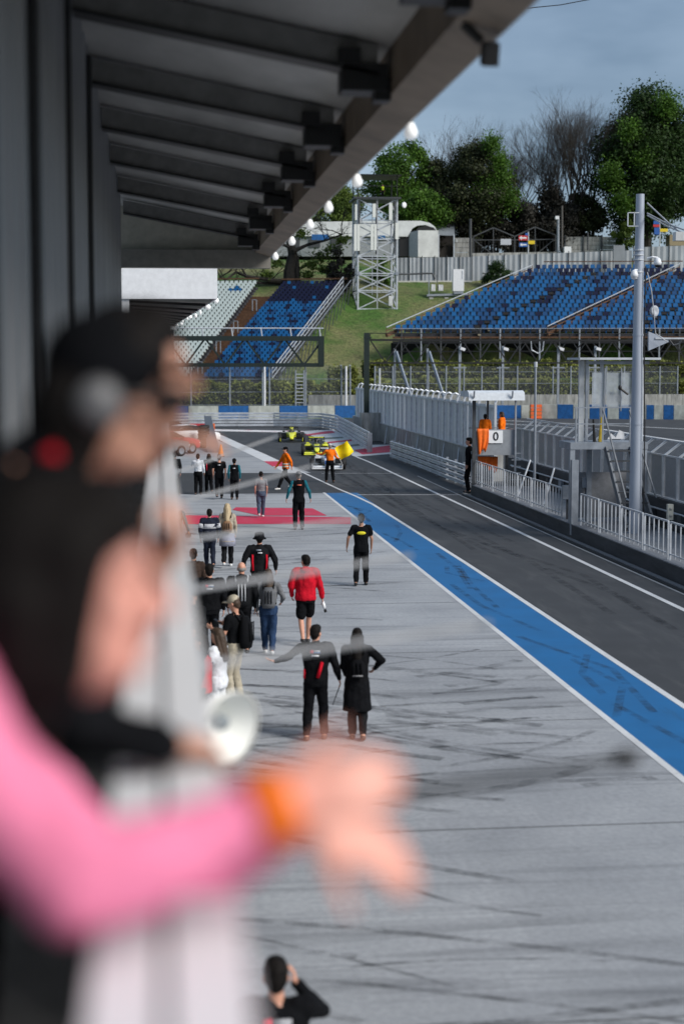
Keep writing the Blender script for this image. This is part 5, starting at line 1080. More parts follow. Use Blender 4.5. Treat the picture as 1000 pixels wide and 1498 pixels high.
def person(label, loc, rz, h=1.75, top=KBLACK, legs=KBLACK, hair=HBLK, shoe=SHOE, skin=SKIN, sleeves='long', bottom='long', feet=((-.10, .0), (.10, .0)), arms=(None, None), lean=0.0, turn=0.0, nod=0.0, female=False,
           hairstyle='short', coat=None, vox=.013, sleeve_mat=None, hem=.90, stout=1.0, group=None, eyes=True, hood=None, top_r=.0, hand_size=1.0, hipx=0.0, fine=False):
    """faces +Y of its own frame; arms: None or (elbow, wrist, finger direction, palm normal, curl) as offsets from the shoulder, or 'abs' tuples"""
    k = h/1.75; sw = (.165 if female else .185)*stout; pel = V((hipx, 0, .93))
    def up(v): v = V(v); w_ = v-pel; return pel+rotax(w_, V((1, 0, 0)), -lean)   # bend at the hips
    sh = [up((-sw, 0, 1.43)), up((sw, 0, 1.43))]; hip = [pel+V((-.09, 0, -.01)), pel+V((.09, 0, -.01))]
    fe = []
    for i, f in enumerate(feet): fe.append(V((f[0], f[1], .085+(f[2] if len(f) > 2 else 0))))
    kn = [ik(hip[i], fe[i], .43, .42, V((0, 1, 0))) for i in (0, 1)]
    el, wr, hd = [], [], []
    for i, s in ((0, -1), (1, 1)):
        a = arms[i]
        if a is None: e = sh[i]+V((s*.06, -.03, -.285)); w_ = e+V((-s*.01, .07, -.235)); dd = (V((0, .25, -1)), V((-s, .2, 0)), .35)
        else:
            e = sh[i]+V(a[0]); w_ = e+V(a[1]); dd = (V(a[2]) if len(a) > 2 else (w_-e), V(a[3]) if len(a) > 3 else V((-s, 0, 0)), a[4] if len(a) > 4 else .5)
        el.append(e); wr.append(w_); hd.append(dd)
    hc = up((0, .015, 1.625)); nk = up((0, -.005, 1.44)); Rh = Matrix.Rotation(-lean*.5-nod, 3, 'X'); Rt = Matrix.Rotation(turn, 3, 'Z'); HR = Rt @ Rh
    X = lambda v: hc+HR @ V(v)
    fw_ = .88 if female else 1.0; st = stout
    TOR = [(.84, .150*st, .105), (.93, .165*st, .118), (1.06, (.128 if female else .145)*st, .098), (1.18, .150*st*fw_, .108), (1.30, .172*st*fw_, .118), (1.40, .165*st*fw_, .100), (1.455, .10, .075)]
    def torso(mb, g_, z0=0, z1=9, flare=None):
        rows = [r for r in TOR if z0 <= r[0] <= z1]; rr_ = [[up(p) for p in ring((hipx, 0, z), rx+g_, ry+g_)] for z, rx, ry in rows]; mb.loft(rr_)
    body = MB()
    torso(body, 0)
    body.cap(nk-V((0, 0, .02)), X((0, -.02, -.04)), .056 if not female else .048, .052)
    body.ell(X((0, -.008, .035)), (.076, .094, .092), 16, 12, HR).ell(X((0, .018, -.045)), (.058, .070, .075), 14, 10, HR).cap(X((0, .055, -.085)), X((0, .065, -.085)), .026, .022)
    body.cap(X((0, .085, .015)), X((0, .108, -.022)), .010, .016).cap(X((-.03, .078, .035)), X((.03, .078, .035)), .016, .016).ell(X((-.04, .066, -.02)), (.022, .018, .02), 8, 6).ell(X((.04, .066, -.02)), (.022, .018, .02), 8, 6)
    for s in (-1, 1): body.ell(X((s*.079, -.008, -.005)), (.012, .022, .034), 8, 6, HR)
    for i, s in ((0, -1), (1, 1)):
        body.cap(sh[i]-V((s*.02, 0, .0)), el[i], .052*fw_*st**.5, .040*fw_).cap(el[i], wr[i], .039*fw_, .027*fw_); hand(body, wr[i], hd[i][0], hd[i][1], s*(1 if True else -1), hd[i][2], .95*fw_*hand_size)
        body.cap(hip[i], kn[i], .086, .056).cap(kn[i], kn[i].lerp(fe[i], .35), .054, .056).cap(kn[i].lerp(fe[i], .35), fe[i], .055, .038).cap(fe[i]-V((0, .03, .03)), fe[i]+V((0, .12, -.045)), .04, .032)
    def fin(name, mb, m, vox_, parent=None, sm=3, dec=None):
        mb.v = [(a*k, b*k, c*k) for a, b, c in mb.v]; o = mb.build(name, m, parent, smooth=True); return remesh(o, vox_*k, sm, dec, .042 if name in ('trousers', 'jacket', 'coat', 'shirt', 'shorts', 'sleeve') else 0) if vox_ else o
    root = fin('person', body, skin, vox, None, 2, None if fine else .45); root.location = loc; root.rotation_euler = (0, 0, rz); tag(root, label, 'person', group)
    # trousers
    lm = MB(); lv = {'long': 1.0, 'shorts': .0, 'none': None}[bottom]
    lm.loft([[up(p) if z > .95 else p for p in ring((hipx, 0, z), rx+.014, ry+.016)] for z, rx, ry in ((.83, .150*st, .11), (.93, .167*st, .12), (1.02, .155*st, .108))])
    for i in (0, 1):
        if bottom == 'shorts': lm.cap(hip[i], hip[i].lerp(kn[i], .80), .108, .098)
        else:
            w2 = .010 if legs is None else .022
            lm.cap(hip[i], kn[i], .100, .062+w2).cap(kn[i], kn[i].lerp(fe[i], .93), .062+w2, .044+w2)
    fin('shorts' if bottom == 'shorts' else 'trousers', lm, legs, .017, root)
    # jacket / shirt / coat
    jm = MB(); g_ = .020+top_r
    jm.loft([[up(p) for p in ring((hipx, 0, z), rx+g_, ry+g_)] for z, rx, ry in [(hem, .152*st, .112)]+[t_ for t_ in TOR if t_[0] > hem+.03][:-1]+[(1.455, .085, .070)]])
    if sleeves == 'long' and top_r > .01: jm.cap(up((-.08, 0, 1.42)), up((.08, 0, 1.42)), .075, .075)
    sl_ = MB(); tgt = sl_ if sleeve_mat else jm
    for i, s in ((0, -1), (1, 1)):
        jm.cap(sh[i]-V((s*.06, 0, -.01)), sh[i]-V((s*.005, 0, .02)), .062+top_r, .062+top_r)
        if sleeves == 'long': tgt.cap(sh[i], el[i], .064+top_r, .054+top_r*.7).cap(el[i], el[i].lerp(wr[i], .97), .054+top_r*.7, .037+top_r*.3)
        elif sleeves == 'short': tgt.cap(sh[i], sh[i].lerp(el[i], .62), .066, .062)
    if hood: jm.ell(up((0, -.075, 1.46)), (.12, .075, .085)).cap(up((-.09, -.02, 1.47)), up((.09, -.02, 1.47)), .05, .05)
    elif sleeves == 'long': jm.cap(up((0, -.01, 1.44)), up((0, -.005, 1.485)), .07, .062)
    if coat: jm.loft([ring((hipx, -.02, coat), .235, .19)]+[[up(p) for p in ring((hipx, -.005, z), rx, ry)] for z, rx, ry in ((.75, .215, .165), (.95, .185, .142), (1.1, .16, .125), (1.35, .19, .13))])
    jk = fin('coat' if coat else ('shirt' if sleeves == 'short' else 'jacket'), jm, top, .0155 if not fine else .010, root)
    if sleeve_mat: fin('sleeve', sl_, sleeve_mat, .0155 if not fine else .010, root)
    for i in (0, 1):
        sm_ = MB().cap(fe[i]+V((0, -.035, -.045)), fe[i]+V((.0, .05, -.045)), .046, .047).cap(fe[i]+V((0, .05, -.05)), fe[i]+V((0, .145, -.055)), .045, .034); sm_.v = [(a, b, max(c, fe[i].z-.085)) for a, b, c in sm_.v]
        fin('shoe', sm_, shoe, None, root)
    if eyes:
        for s in (-1, 1): fin('eye', MB().ell(X((s*.033, .086, .014)), (.013, .008, .008), 8, 6, HR), EYE, None, root)
        fin('mouth', MB().ell(X((0, .088, -.058)), (.024, .008, .007), 8, 6, HR), LIP, None, root)
    hm = MB()
    if hairstyle != 'none':
        if hairstyle == 'bald': hm.ell(X((0, -.030, .0)), (.083, .080, .055), 14, 10, HR)
        else: hm.ell(X((0, -.022, .050)), (.085, .096, .095), 16, 12, HR).ell(X((0, -.045, .0)), (.080, .070, .07), 14, 10, HR).ell(X((0, .02, .085)), (.074, .075, .058), 14, 8, HR).ell(X((0, -.055, -.045)), (.058, .045, .05), 12, 8, HR)
        if hairstyle == 'long': hm.cap(X((0, -.06, .0)), up((0, -.115, 1.30)), .085, .07).cap(X((-.06, -.03, .0)), up((-.08, -.09, 1.36)), .045, .035).cap(X((.06, -.03, .0)), up((.08, -.09, 1.36)), .045, .035)
        if hairstyle == 'loose': hm.cap(X((0, -.055, .01)), X((0, -.075, -.13)), .082, .060).cap(X((.055, -.045, .0)), X((.05, -.055, -.12)), .045, .035).cap(X((.062, .012, .06)), X((.070, -.012, -.09)), .040, .030).cap(X((-.062, .012, .06)), X((-.070, -.012, -.09)), .040, .030).cap(X((-.04, .05, .085)), X((.04, .05, .085)), .042, .042)
        if hairstyle == 'bob': hm.cap(X((-.03, -.05, -.02)), X((-.03, -.06, -.10)), .075, .055).cap(X((.03, -.05, -.02)), X((.03, -.06, -.10)), .075, .055)
        if hairstyle == 'tail': hm.ell(X((0, -.125, .06)), (.032, .035, .032)).cap(X((0, -.135, .05)), X((0, -.16, -.10)), .034, .015)
        fin('hair', hm, hair, .011, root, 2)
    d = dict(root=root, X=X, up=up, k=k, wr=wr, el=el, sh=sh, hd=hd, fin=fin, HR=HR, jk=jk, lean=lean, kn=kn, fe=fe); PEOPLE.append(d); return d
def wear(p, name, mb, m, vox=None): return p['fin'](name, mb, m, vox, p['root'])
def cap_hat(p, m, back=False, brim=True):
    X, HR = p['X'], p['HR']; mb = MB().ell(X((0, -.012, .060)), (.090, .104, .088), 16, 10, HR)
    if brim: mb.box(X((0, (-.12 if back else .115), .058)), (.13, .10, .014))
    wear(p, 'cap', mb, m)
def back_mark(p, bits):
    """small coloured prints on the back of a jacket"""
    for i, (x, z, w_, h_2, m) in enumerate(bits):
        c = p['up']((x, -.170, z)); wear(p, 'back_print', MB().box(c, (w_, .034, h_2), rx=-p['lean']), m)
def backpack(p, m, strapm, hh=.46, wd=.30, dp=.17, z=1.20, off=0.0):
    c = p['up']((off, -.20, z)); mb = MB().loft([[c+V((x*.9, y*.8, -hh/2)) for x, y, _ in [(a.x, a.y, 0) for a in ring((0, 0, 0), wd/2, dp/2, 12)]], [c+V((a.x, a.y, -hh*.3)) for a in ring((0, 0, 0), wd/2, dp/2, 12)], [c+V((a.x, a.y*.9, hh*.25)) for a in ring((0, 0, 0), wd/2*.95, dp/2, 12)], [c+V((a.x*.55, a.y*.5+.02, hh/2)) for a in ring((0, 0, 0), wd/2, dp/2, 12)]])
    b = wear(p, 'backpack', mb, m); b.name = 'backpack'
    for s in (-1, 1): wear(p, 'backpack_strap', MB().path([p['up']((s*.10+off*.3, -.15, 1.38)), p['up']((s*.115, -.04, 1.505)), p['up']((s*.12, .12, 1.40)), p['up']((s*.13, .14, 1.2)), p['up']((s*.15, -.05, 1.05))], .018), strapm)
    for s in (-.06, 0, .06): wear(p, 'pack_strap', MB().box(c+V((s, -dp/2-.004, .02)), (.022, .012, hh*.62)), strapm)
def FY(head, h=1.75): return (head-h/CAMZ*530)/(1-h/CAMZ)
def place(x, head, feet=None, h=1.75):
    if feet is None: feet = FY(head, h); l = G(x, feet); return l, h
    l = G(x, feet); hh = at(x, head, l.y).z; return l, hh
WM = M('print_white', (.66, .67, .70), .6); RM = M('print_red', (.55, .02, .05), .6); BM = M('print_blue', (.10, .22, .48), .6); YM = M('print_yellow', (.72, .62, .02), .6)
walkA = ((-.08, .27), (.09, -.25, .09)); walkB = ((-.09, -.26, .09), (.08, .27)); stand = ((-.11, 0), (.11, .03)); apart = ((-.17, 0), (.17, .02))
logo = [(-.055, 1.375, .05, .045, RM), (.02, 1.385, .10, .018, WM), (.02, 1.362, .10, .014, BM), (0, 1.315, .11, .02, WM)]
swing = lambda s, a: ((s*.06, a*.14, -.26), (s*.0, a*.10+.07, -.22))
# --- marshals on the lane
l, h = place(418, 654, 716); p = person('marshal in an orange striped jacket striding across the lane', l, R(105), h, KORANGE, KBLACK, shoe=SHOEW, hem=.84, feet=((-.08, .34), (.08, -.30, .08)), arms=(swing(-1, -1), swing(1, 1)), top_r=.012); cap_hat(p, KBLACK)
for z in (.93, 1.03): wear(p, 'reflective_band', MB().loft([[p['up'](q_) for q_ in ring((0, 0, z), .196, .152)], [p['up'](q_) for q_ in ring((0, 0, z+.05), .194, .15)]]), REFL)
l, h = place(482.5, 649, 706); p = person('marshal in a plain orange shirt facing the racing cars with the yellow flag', l, R(8), h, KORANGE, KBLACK, hair=HGRY, hem=.92, feet=apart, arms=((( -.16, .10, -.16), (-.20, .12, .02), (-1, .4, 0), (0, 0, -1), .8), ((.10, .06, -.27), (.13, .12, -.08), (1, .3, .1), (0, 0, -1), .9))); cap_hat(p, KLGREY)
Yf = l.y+.3; fl_ = tag(thing('yellow_flag', 'bright yellow flag waved over the white racing car', 'flag', at(494, 668, Yf)), None)
a, b, c, d = at(489.5, 656, Yf), at(507, 645, Yf), at(517.5, 661, Yf), at(497.5, 674, Yf); vs = []; n_ = 12
for j in range(n_+1):
    for i in range(n_+1):
        u_, v_ = i/n_, j/n_; q_ = a.lerp(b, u_).lerp(d.lerp(c, u_), v_); vs.append(q_+V((0, .10*math.sin(u_*5+v_*2)+.06*math.sin(v_*6), .02*math.sin(u_*7))))
piece('cloth', MB().add(vs, [(j*(n_+1)+i, j*(n_+1)+i+1, (j+1)*(n_+1)+i+1, (j+1)*(n_+1)+i) for j in range(n_) for i in range(n_)]), M('flag_yellow', (.95, .72, .0), .6, var=.06), fl_, True, True)
piece('stick', MB().tube(at(488.5, 655, Yf), at(500, 678, Yf), .012, n=6), WHITE, fl_)
# --- walkers
l, h = place(437, 690, 775); p = person('man in black jacket with teal sleeves walking alone past the pink patch', l, R(2), h, KBLACK, KBLACK, hair=HGRY, sleeve_mat=KTEAL, feet=stand, arms=(((-.12, -.02, -.26), (-.05, .07, -.22)), ((.12, -.02, -.26), (.05, .07, -.22)))); cap_hat(p, KGREY, True); back_mark(p, [(0, 1.36, .13, .03, M('print_orange', (.7, .15, .08), .6))])
l, h = place(382, 690, 757); person('youth in grey T-shirt and jeans walking over the pink patch', l, R(0), h, KGREY2, KJEAN, shoe=SHOEW, sleeves='short', feet=walkB, female=True, hairstyle='short')
l, h = place(528, 752, 857); p = person('man in black T-shirt with yellow back print walking beside the blue stripe', l, R(-6), h, KBLACK, KBLACK, sleeves='short', feet=((-.13, -.10, .02), (.12, .12)), arms=(((-.12, -.02, -.26), (-.03, .10, -.23)), None), hairstyle='short', skin=SKIN2, stout=1.05); wear(p, 'back_print', MB().ell(p['up']((0, -.135, 1.30)), (.11, .03, .042)), YM)
row = [(256, 662, 725, KBLACK2, KBLACK, 'person in dark top standing legs apart nearest the parked silver car', 'long', apart, None), (290, 664, 724, KWHITE, KBLACK, 'man in white shirt and black trousers in the far row', 'long', stand, None), (306, 664, 723, KBLACK, KBLACK, 'person in black with red trim, half behind the white shirted man', 'long', walkA, RM),
       (321, 665, 730, KBLACK, KBLACK, 'man in black T-shirt with print, bare arms, in the far row', 'short', walkB, None), (343, 671, 731, KBLACK, KBLACK, 'man in black jacket with teal edge at the outer end of the far row', 'long', stand, None)]
for i, (x, hy, fy, a, b, lab, sl2, ft, ex) in enumerate(row):
    l, h = place(x, hy, fy); p = person(lab, l, R((4, -10, 6, -3, -5)[i]), h, a, b, sleeves=sl2, feet=ft, hairstyle=('short', 'short', 'long', 'short', 'short')[i], sleeve_mat=KTEAL if i == 4 else None, female=i == 2, arms=(None, None) if i != 1 else (((-.10, .12, -.2), (.05, .2, .12)), ((.06, .0, -.28), (.0, .12, -.2))))
    if i >= 3: back_mark(p, [(0, 1.35, .10, .03, WM)])
    if i == 2: back_mark(p, [(-.12, 1.2, .03, .3, RM)])
    if i == 4: cap_hat(p, KBLACK)
l, h = place(232, 644, 699); person('person in dark clothes standing by the silver car bonnet', l, R(120), h, KBLACK, KBLACK, hairstyle='short', feet=stand)
l, h = place(258, 733, h=1.75); p = person('man in black top with teal sleeve carrying a brown pouch beside the railing', l, R(3), h, KBLACK, KBLACK, sleeve_mat=KTEAL, feet=walkA, arms=(None, ((.09, -.01, -.27), (.07, .05, -.24)))); back_mark(p, [(0, 1.35, .10, .03, WM)])
w_ = p['root'].location+Matrix.Rotation(R(3), 3, 'Z') @ (p['wr'][1]+V((0, .03, -.12))); tag(MB().ell(w_, (.085, .06, .08), 10, 8).build('brown_pouch', M('pouch_brown', (.10, .06, .04), .6), smooth=True), 'small brown pouch held by the man with the teal sleeve', 'pouch')
l, h = place(307, 745, 832); p = person('man in navy jacket with broad pale band across the back', l, R(2), h, KNAVY, KNAVY, feet=walkA, stout=1.12, top_r=.02); wear(p, 'pale_band', MB().loft([[p['up'](q_) for q_ in ring((0, -.0, z), .215, .164)] for z in (1.19, 1.33)]), KLGREY)
for s_ in (0, 1):
    a, b = p['sh'][s_], p['el'][s_]; wear(p, 'sleeve_band', MB().tube(a.lerp(b, .35), a.lerp(b, .8), .088, .082, 12), KLGREY)
l, h = place(333, 737, 830); p = person('blonde woman in beige jacket with brown backpack', l, R(-4), h, KBEIGE, KBLACK2, hair=HBLD, shoe=SHOEW, feet=walkB, female=True, hairstyle='long', coat=.72); wear(p, 'dress', MB().loft([ring((0, -.01, z), rx, ry) for z, rx, ry in ((.60, .225, .18), (.75, .22, .175), (.95, .195, .155))]), cl('lilac_grey', (.30, .31, .38))); backpack(p, M('backpack_tan', (.22, .12, .06), .6), HBRN, .30, .27, .14, 1.14)
l, h = place(380, 779, h=1.80); p = person('man in black bucket hat and black jacket with red side stripes', l, R(-3), h, KBLACK2, KBLACK, feet=walkA, stout=1.12, top_r=.015, arms=(((-.13, -.03, -.25), (-.02, .10, -.23)), ((.13, -.03, -.25), (.02, .10, -.23)))); X = p['X']
wear(p, 'bucket_hat', MB().lathe(X((0, -.01, .05)), p['HR'] @ V((0, 0, 1)), [(-.05, .150), (-.045, .155), (.0, .108), (.08, .098), (.10, .06)], 16, True), KBLACK)
back_mark(p, [(-.02, 1.40, .11, .03, M('print_grey', (.25, .28, .33), .6)), (.01, 1.34, .10, .022, WM)])
for s_ in (-1, 1): wear(p, 'red_stripe', MB().path([p['up']((s_*.15, -.118, 1.30)), p['up']((s_*.155, -.128, 1.15)), p['up']((s_*.14, -.125, .95))], .022), KRED)
l, h = place(284, 802, h=1.72); person('person in dark brown jacket behind the railing near the team jacket man', l, R(-4), h, KBROWN, KBLACK, feet=walkB, hairstyle='short', skin=SKIN2)
l, h = place(307, 824, h=1.80); p = person('broad man in black jacket with red, white and blue back print', l, R(1), h, KBLACK, KBLACK, feet=stand, stout=1.15, top_r=.015); back_mark(p, logo)
l, h = place(354, 821, h=1.80); p = person('bald man with black and white strapped backpack', l, R(-2), h, KBLACK2, KBLACK, hair=HGRY, feet=walkA, hairstyle='bald', stout=1.1, top_r=.012, hood=True); backpack(p, KBLACK2, M('strap_pale', (.45, .47, .5), .6), .5, .32)
l, h = place(393, 833, 958); p = person('woman in grey jacket and blue jeans with grey backpack', l, R(-4), h, KGREY, KDENIM, hair=HBRN, shoe=SHOEW, feet=((-.07, .22), (.07, -.14, .04)), female=True, hairstyle='long', stout=1.12, arms=(None, ((.12, -.05, -.24), (-.04, .16, -.12)))); backpack(p, cl('pack_grey', (.11, .115, .125)), KBLACK2, .42, .27)
l, h = place(447, 811, h=1.79); p = person('man in red hoodie and black shorts holding a bottle', l, R(3), h, KRED, KBLACK, hair=HBLK, feet=walkB, bottom='shorts', hood=True, top_r=.022, hem=.88, stout=1.05, turn=R(25), arms=(((-.09, .0, -.27), (.03, .12, -.2)), ((.09, -.02, -.28), (.05, .08, -.24))))
rt = Matrix.Rotation(R(3), 3, 'Z'); w_ = l+rt @ ((p['wr'][1]+V((.02, .03, -.10)))*p['k']); o = thing('drink_bottle', 'small clear bottle with dark cap in the red hoodie man\'s hand', 'bottle', w_)
piece('flask', MB().lathe((0, 0, 0), (.25, 0, -1), [(-.02, .03), (.10, .034), (.13, .02)], 12, True), M('bottle_clear', (.72, .74, .76), .2), o, False, True); piece('cap', MB().lathe((.04, 0, -.14), (.25, 0, -1), [(0, .028), (.06, .03)], 10, True), BLACK, o, False)
l, h = place(462, 915, 1082); p = person('man in black jacket with red stripe holding out his arm beside the coat woman', l, R(-8), h, KBLACK, KBLACK, hair=HBLK, shoe=SHOEB, feet=((-.14, -.06), (.12, .06)), turn=R(-25), stout=1.08, top_r=.012, arms=(((-.20, .02, -.15), (-.22, .06, -.10), (-1, .2, .2), (0, 0, 1), .3), ((.10, -.03, -.27), (.05, .08, -.23)))); back_mark(p, logo)
wear(p, 'red_stripe', MB().path([p['up']((.10, -.150, 1.22)), p['up']((.07, -.158, 1.1)), p['up']((.035, -.152, .98))], .026), KRED); wear(p, 'red_trim', MB().path([p['up']((-.165, -.07, 1.10)), p['up']((-.17, -.07, .95))], .018), KRED)
rt = Matrix.Rotation(R(-8), 3, 'Z'); w_ = l+rt @ ((p['wr'][1]+V((0, .03, -.1)))*p['k']); tag(MB().tube(w_+V((.02, 0, .02)), w_+V((-.10, -.02, -.30)), .009, .006).build('umbrella_stick', BLACK), 'thin black stick held low by the man with the red stripe', 'stick')
l, h = place(522, 920, 1082); p = person('woman in long black coat with small black backpack and hand on hip', l, R(-5), h, KBLACK, KBLACK2, hair=HBLK, shoe=SHOEB, feet=((-.07, .05), (.09, -.10, .02)), female=True, hairstyle='long', coat=.47, stout=1.08, hood=True, top_r=.012, arms=(((-.03, .06, -.27), (.04, .14, -.16)), ((.20, -.06, -.16), (-.10, .12, -.15)))); backpack(p, KBLACK, KBLACK, .28, .24, .12, 1.16); wear(p, 'pack_clip', MB().box(p['up']((0, -.275, 1.06)), (.16, .02, .02)), M('clip_grey', (.2, .2, .21), .5))
l, h = place(344, 872, 1030); p = person('man in black T-shirt and khaki trousers reading his phone', l, R(62), h, KBLACK, KHAKI, hair=HBRN, feet=((-.12, 0), (.12, -.04)), sleeves='short', nod=R(18), stout=1.08, arms=(((-.05, .08, -.27), (.05, .22, .08)), ((.05, .02, -.29), (-.06, .22, .10)))); cap_hat(p, KHAKI); backpack(p, KBLACK, KBLACK2, .50, .31, .20, 1.18)
rt = Matrix.Rotation(R(62), 3, 'Z'); w_ = l+rt @ ((p['wr'][1]+V((-.06, .12, .06)))*p['k']); tag(MB().box(w_, (.08, .15, .012), rz=R(62), rx=.5).build('phone', BLACK), 'black phone in the khaki trousered man\'s hands', 'phone')
l, h = place(283, 862, h=1.74); p = person('man in sunglasses facing the camera beside the white railing', l, R(155), h, KBLACK2, KBLACK, feet=stand, skin=SKIN2, hairstyle='short', nod=R(10), arms=(((-.05, .08, -.27), (.08, .2, .08)), ((.05, .06, -.27), (-.08, .22, .1)))); X = p['X']; wear(p, 'sunglasses', MB().box(X((-.035, .100, .014)), (.055, .02, .036), rz=0).box(X((.035, .100, .014)), (.055, .02, .036)).box(X((0, .102, .02)), (.03, .012, .01)), BLACK)
l, h = place(297, 926, h=1.66); p = person('dark haired person in red waistcoat with black sleeves looking sideways', l, R(78), h, KBLACK, KBLACK, feet=stand, hairstyle='bob', female=True, skin=SKIN); wear(p, 'red_waistcoat', MB().loft([[p['up'](q_) for q_ in ring((0, 0, z), rx, ry)] for z, rx, ry in ((.86, .19, .155), (1.05, .175, .145), (1.25, .18, .155), (1.38, .165, .14), (1.45, .11, .095))]), KRED, .012)
l, h = place(320, 917, h=1.68); p = person('brown haired woman in white top behind the red waistcoat person', l, R(58), h, KWHITE, KWHITE, hair=HBRN, sleeves='short', feet=stand, hairstyle='long', female=True, stout=1.1, arms=(((-.04, .06, -.27), (.05, .2, .0)), ((.05, .05, -.28), (-.05, .22, .02))))
for s_ in (0, 1):
    a, b = p['sh'][s_], p['el'][s_]; wear(p, 'blue_cuff', MB().tube(a.lerp(b, .55), a.lerp(b, .65), .072, .070, 12), KDENIM)
l, h = place(288, 908, h=1.70); person('person with only the head showing behind the dark haired one in red', l, R(80), h, KBLACK2, KBLACK, feet=stand, hairstyle='short')
# man under the balcony with hand at his ear
l, h = place(405, 1391, h=1.74); p = person('man in black team jacket below the balcony with one hand at his ear', l, R(-2), h, KBLACK, KBLACK, feet=stand, stout=1.08, top_r=.012, nod=R(8), arms=(None, ((.11, .22, -.12), (-.17, -.10, .23), (-.25, -.1, 1), (-1, 0, 0), .5))); back_mark(p, [(-.06, 1.385, .06, .06, RM), (.035, 1.398, .12, .025, KLGREY), (.035, 1.37, .10, .015, WM), (-.02, 1.29, .10, .03, RM)])
# marshals in the stand and man in dark beside it
zb = at(720, 666, 68.9).z
for i, (x, hy, rz_) in enumerate(((709, 606, 190), (735, 603, 120))):
    b = at(x, 640, 68.6); hh = at(x, hy, 68.6).z-zb-.1
    p = person(['marshal in orange overalls with back turned in the marshal booth', 'marshal in hooded orange jacket turned sideways in the marshal booth'][i], (b.x, 68.6+i*.25, zb+.1), R((-15, 62)[i]), hh, KORANGE, KORANGE, hair=HBRN if i else HBLK, feet=stand, hood=True, top_r=.03, hairstyle=('tail', 'bob')[i], female=True)
l = G(685.5, 721); p = person('man in black clothes standing at the end of the marshal booth wall', (l.x, l.y, 0), R(75), at(686, 638, l.y).z*.97, KBLACK, KBLACK, feet=stand, hairstyle='short', arms=(None, None))
# deck crew on the tower
b = V(((X0+X1)/2, TY+.4, LV[-1]+.22)); b.x = at(560, 290, TY).x; p = person('worker in yellow vest seated low on the tower deck', b, R(170), 1.55, KYEL, KBLACK, feet=stand, hairstyle='short', sleeve_mat=KBLACK2)
# ---------------------------------------------------------------- spectators on the balcony
FLZ = 3.9
def spect(label, x, y, Y, rz, eyez_fix, **kw):
    """x, y: centre of the head in the photograph at distance Y"""
    c = at(x, y, Y); h = kw.pop('h'); k = h/1.75; ln = kw.get('lean', 0); hy = .93+math.cos(ln)*(1.625-.93); off = math.sin(ln)*(1.625-.93)
    d = Matrix.Rotation(rz, 3, 'Z') @ V((0, 1, 0)); base = V((c.x, Y, 0))-d*off*k; base.z = c.z-hy*k
    return person(label, base, rz, h, **kw)
def locarm(x, y, Y, root_loc, rz, k):
    """a joint seen at pixel (x, y) at distance Y, in the figure's own frame"""
    return (Matrix.Rotation(-rz, 3, 'Z') @ (at(x, y, Y)-V(root_loc)))/k
def figure(label, head, Y, rz, h, lean, left, right, **kw):
    c = at(*head, Y); k = h/1.75; hz = .93+math.cos(lean)*(1.625-.93); off = math.sin(lean)*(1.625-.93)
    raw = kw.pop('raw', False); d = Matrix.Rotation(rz, 3, 'Z') @ V((0, 1, 0)); base = V((c.x, Y, 0))-d*off*k; base.z = c.z-hz*k
    fem = kw.get('female', False); sw = (.165 if fem else .185)*kw.get('stout', 1.0); pel = V((0, 0, .93)); arms = []
    for s_, a in ((-1, left), (1, right)):
        if a is None: arms.append(None); continue
        if raw: arms.append(a); continue
        sh = pel+rotax(V((s_*sw, 0, .5)), V((1, 0, 0)), -lean); e = locarm(*a[0], base, rz, k); w2 = locarm(*a[1], base, rz, k); fd = Matrix.Rotation(-rz, 3, 'Z') @ V(a[2]); pn = Matrix.Rotation(-rz, 3, 'Z') @ V(a[3])
        arms.append((e-sh, w2-e, fd, pn, a[4]))
    foot = FLZ-base.z
    ft = tuple((s_*.10, -.05, foot/k) for s_ in (-1, 1))
    return person(label, base, rz, h, lean=lean, arms=tuple(arms), feet=ft, vox=.009, fine=True, **kw)
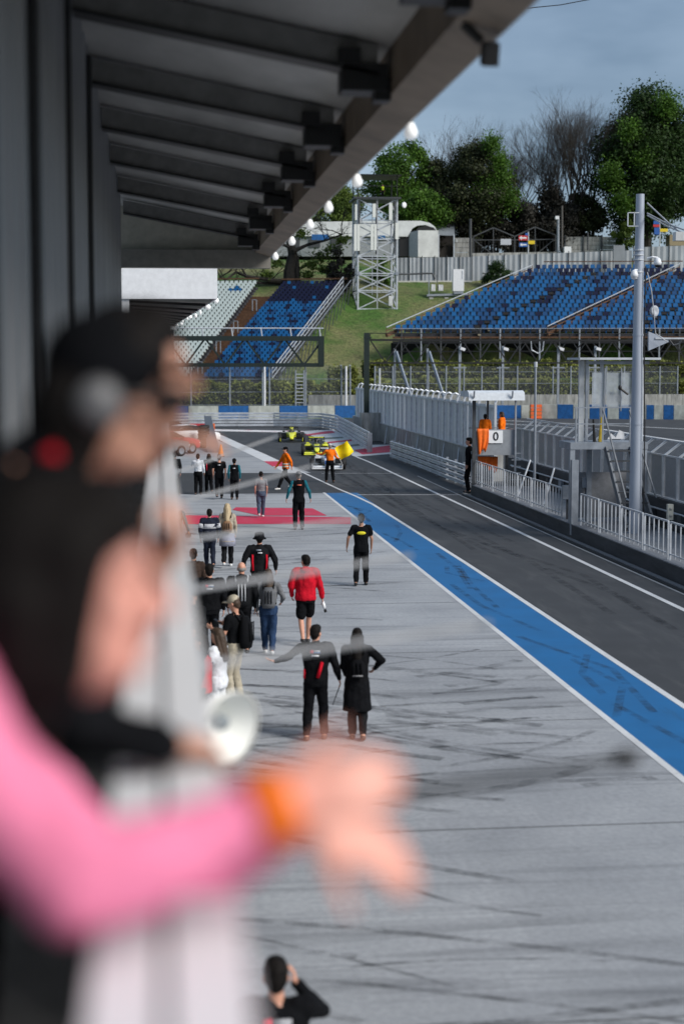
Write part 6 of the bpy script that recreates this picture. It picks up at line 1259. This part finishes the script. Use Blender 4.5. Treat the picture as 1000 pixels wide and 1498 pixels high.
# woman in pink, leaning on the rail with her forearm out over the apron
pA = figure('dark haired woman in pink top leaning on the railing, arm stretched out', (85, 855), 1.78, R(-78), 1.66, R(44),
            ((190, 1330, 1.90), (450, 1190, 1.78), (.86, .0, -.46), (-.5, .75, -.6), .30), ((120, 1290, 1.56), (405, 1178, 1.62), (.98, .05, .22), (.1, .85, -.45), .62), turn=R(-8), nod=R(-24), hand_size=1.12,
            top=KPINK, legs=KBLACK, hair=HBLK, female=True, hairstyle='loose', skin=M('skin_fair', (.76, .36, .285), .5, var=.10, scale=20), top_r=.0)
wrp, elp = pA['wr'][1], pA['el'][1]; wear(pA, 'orange_wristband', MB().tube(elp.lerp(wrp, .86), elp.lerp(wrp, 1.04), .044, .040, 16), KORANGE)
wear(pA, 'black_gilet', MB().loft([[pA['up'](q_) for q_ in ring((0, 0, z), rx, ry)] for z, rx, ry in ((.80, .20, .165), (1.0, .175, .15), (1.25, .18, .155), (1.36, .165, .14), (1.45, .10, .09))]), KBLACK, .012)
# man in cap and sunglasses behind her
pB = figure('man in dark cap and sunglasses with red lanyard leaning beside the pink woman', (148, 580), 2.6, R(-74), 1.70, R(38),
            ((140, 980, 2.75), (212, 852, 2.62), (.6, .0, .8), (-.6, -.2, 0), .9), ((105, 1065, 2.36), (232, 1088, 2.36), (.7, .6, -.15), (0, .2, -1), .6), turn=R(-20), nod=R(-12),
            top=KBLACK, legs=KBLACK, hair=HBLK, skin=SKIN, hairstyle='bob'); X = pB['X']
cap_hat(pB, KBLACK); wear(pB, 'sunglasses', MB().box(X((-.037, .104, .014)), (.062, .02, .042)).box(X((.037, .104, .014)), (.062, .02, .042)).bar(X((.075, .09, .02)), X((.085, -.02, .01)), .012), BLACK)
wear(pB, 'red_lanyard', MB().path([pB['up']((.06, -.03, 1.50)), pB['up']((.075, .12, 1.42)), pB['up']((.05, .19, 1.25)), pB['up']((.0, .26, 1.12))], .016), KRED)
wear(pB, 'earphone', MB().ell(X((.088, -.005, .0)), (.022, .04, .04)), M('earphone_grey', (.12, .12, .125), .4))
# third spectator, ear showing, pony tail
pC = figure('dark haired spectator with pony tail beyond the man in sunglasses', (190, 545), 3.05, R(-72), 1.70, R(34), ((-.02, -.14, -.25), (.02, -.06, -.24)), ((-.02, -.14, -.25), (.02, -.06, -.24)), raw=True, nod=R(-20), turn=R(-15), top=KBLACK2, legs=KBLACK, hair=HBLK, hairstyle='tail', skin=SKIN)
pD = figure('spectator hidden behind the others, hand reaching out past them', (140, 600), 3.7, R(-60), 1.70, R(32), None, ((190, 668, 3.62), (226, 648, 3.6), (1, 0, .15), (0, 0, -1), .5), top=KBLACK, legs=KBLACK, hair=HBRN, skin=SKIN)
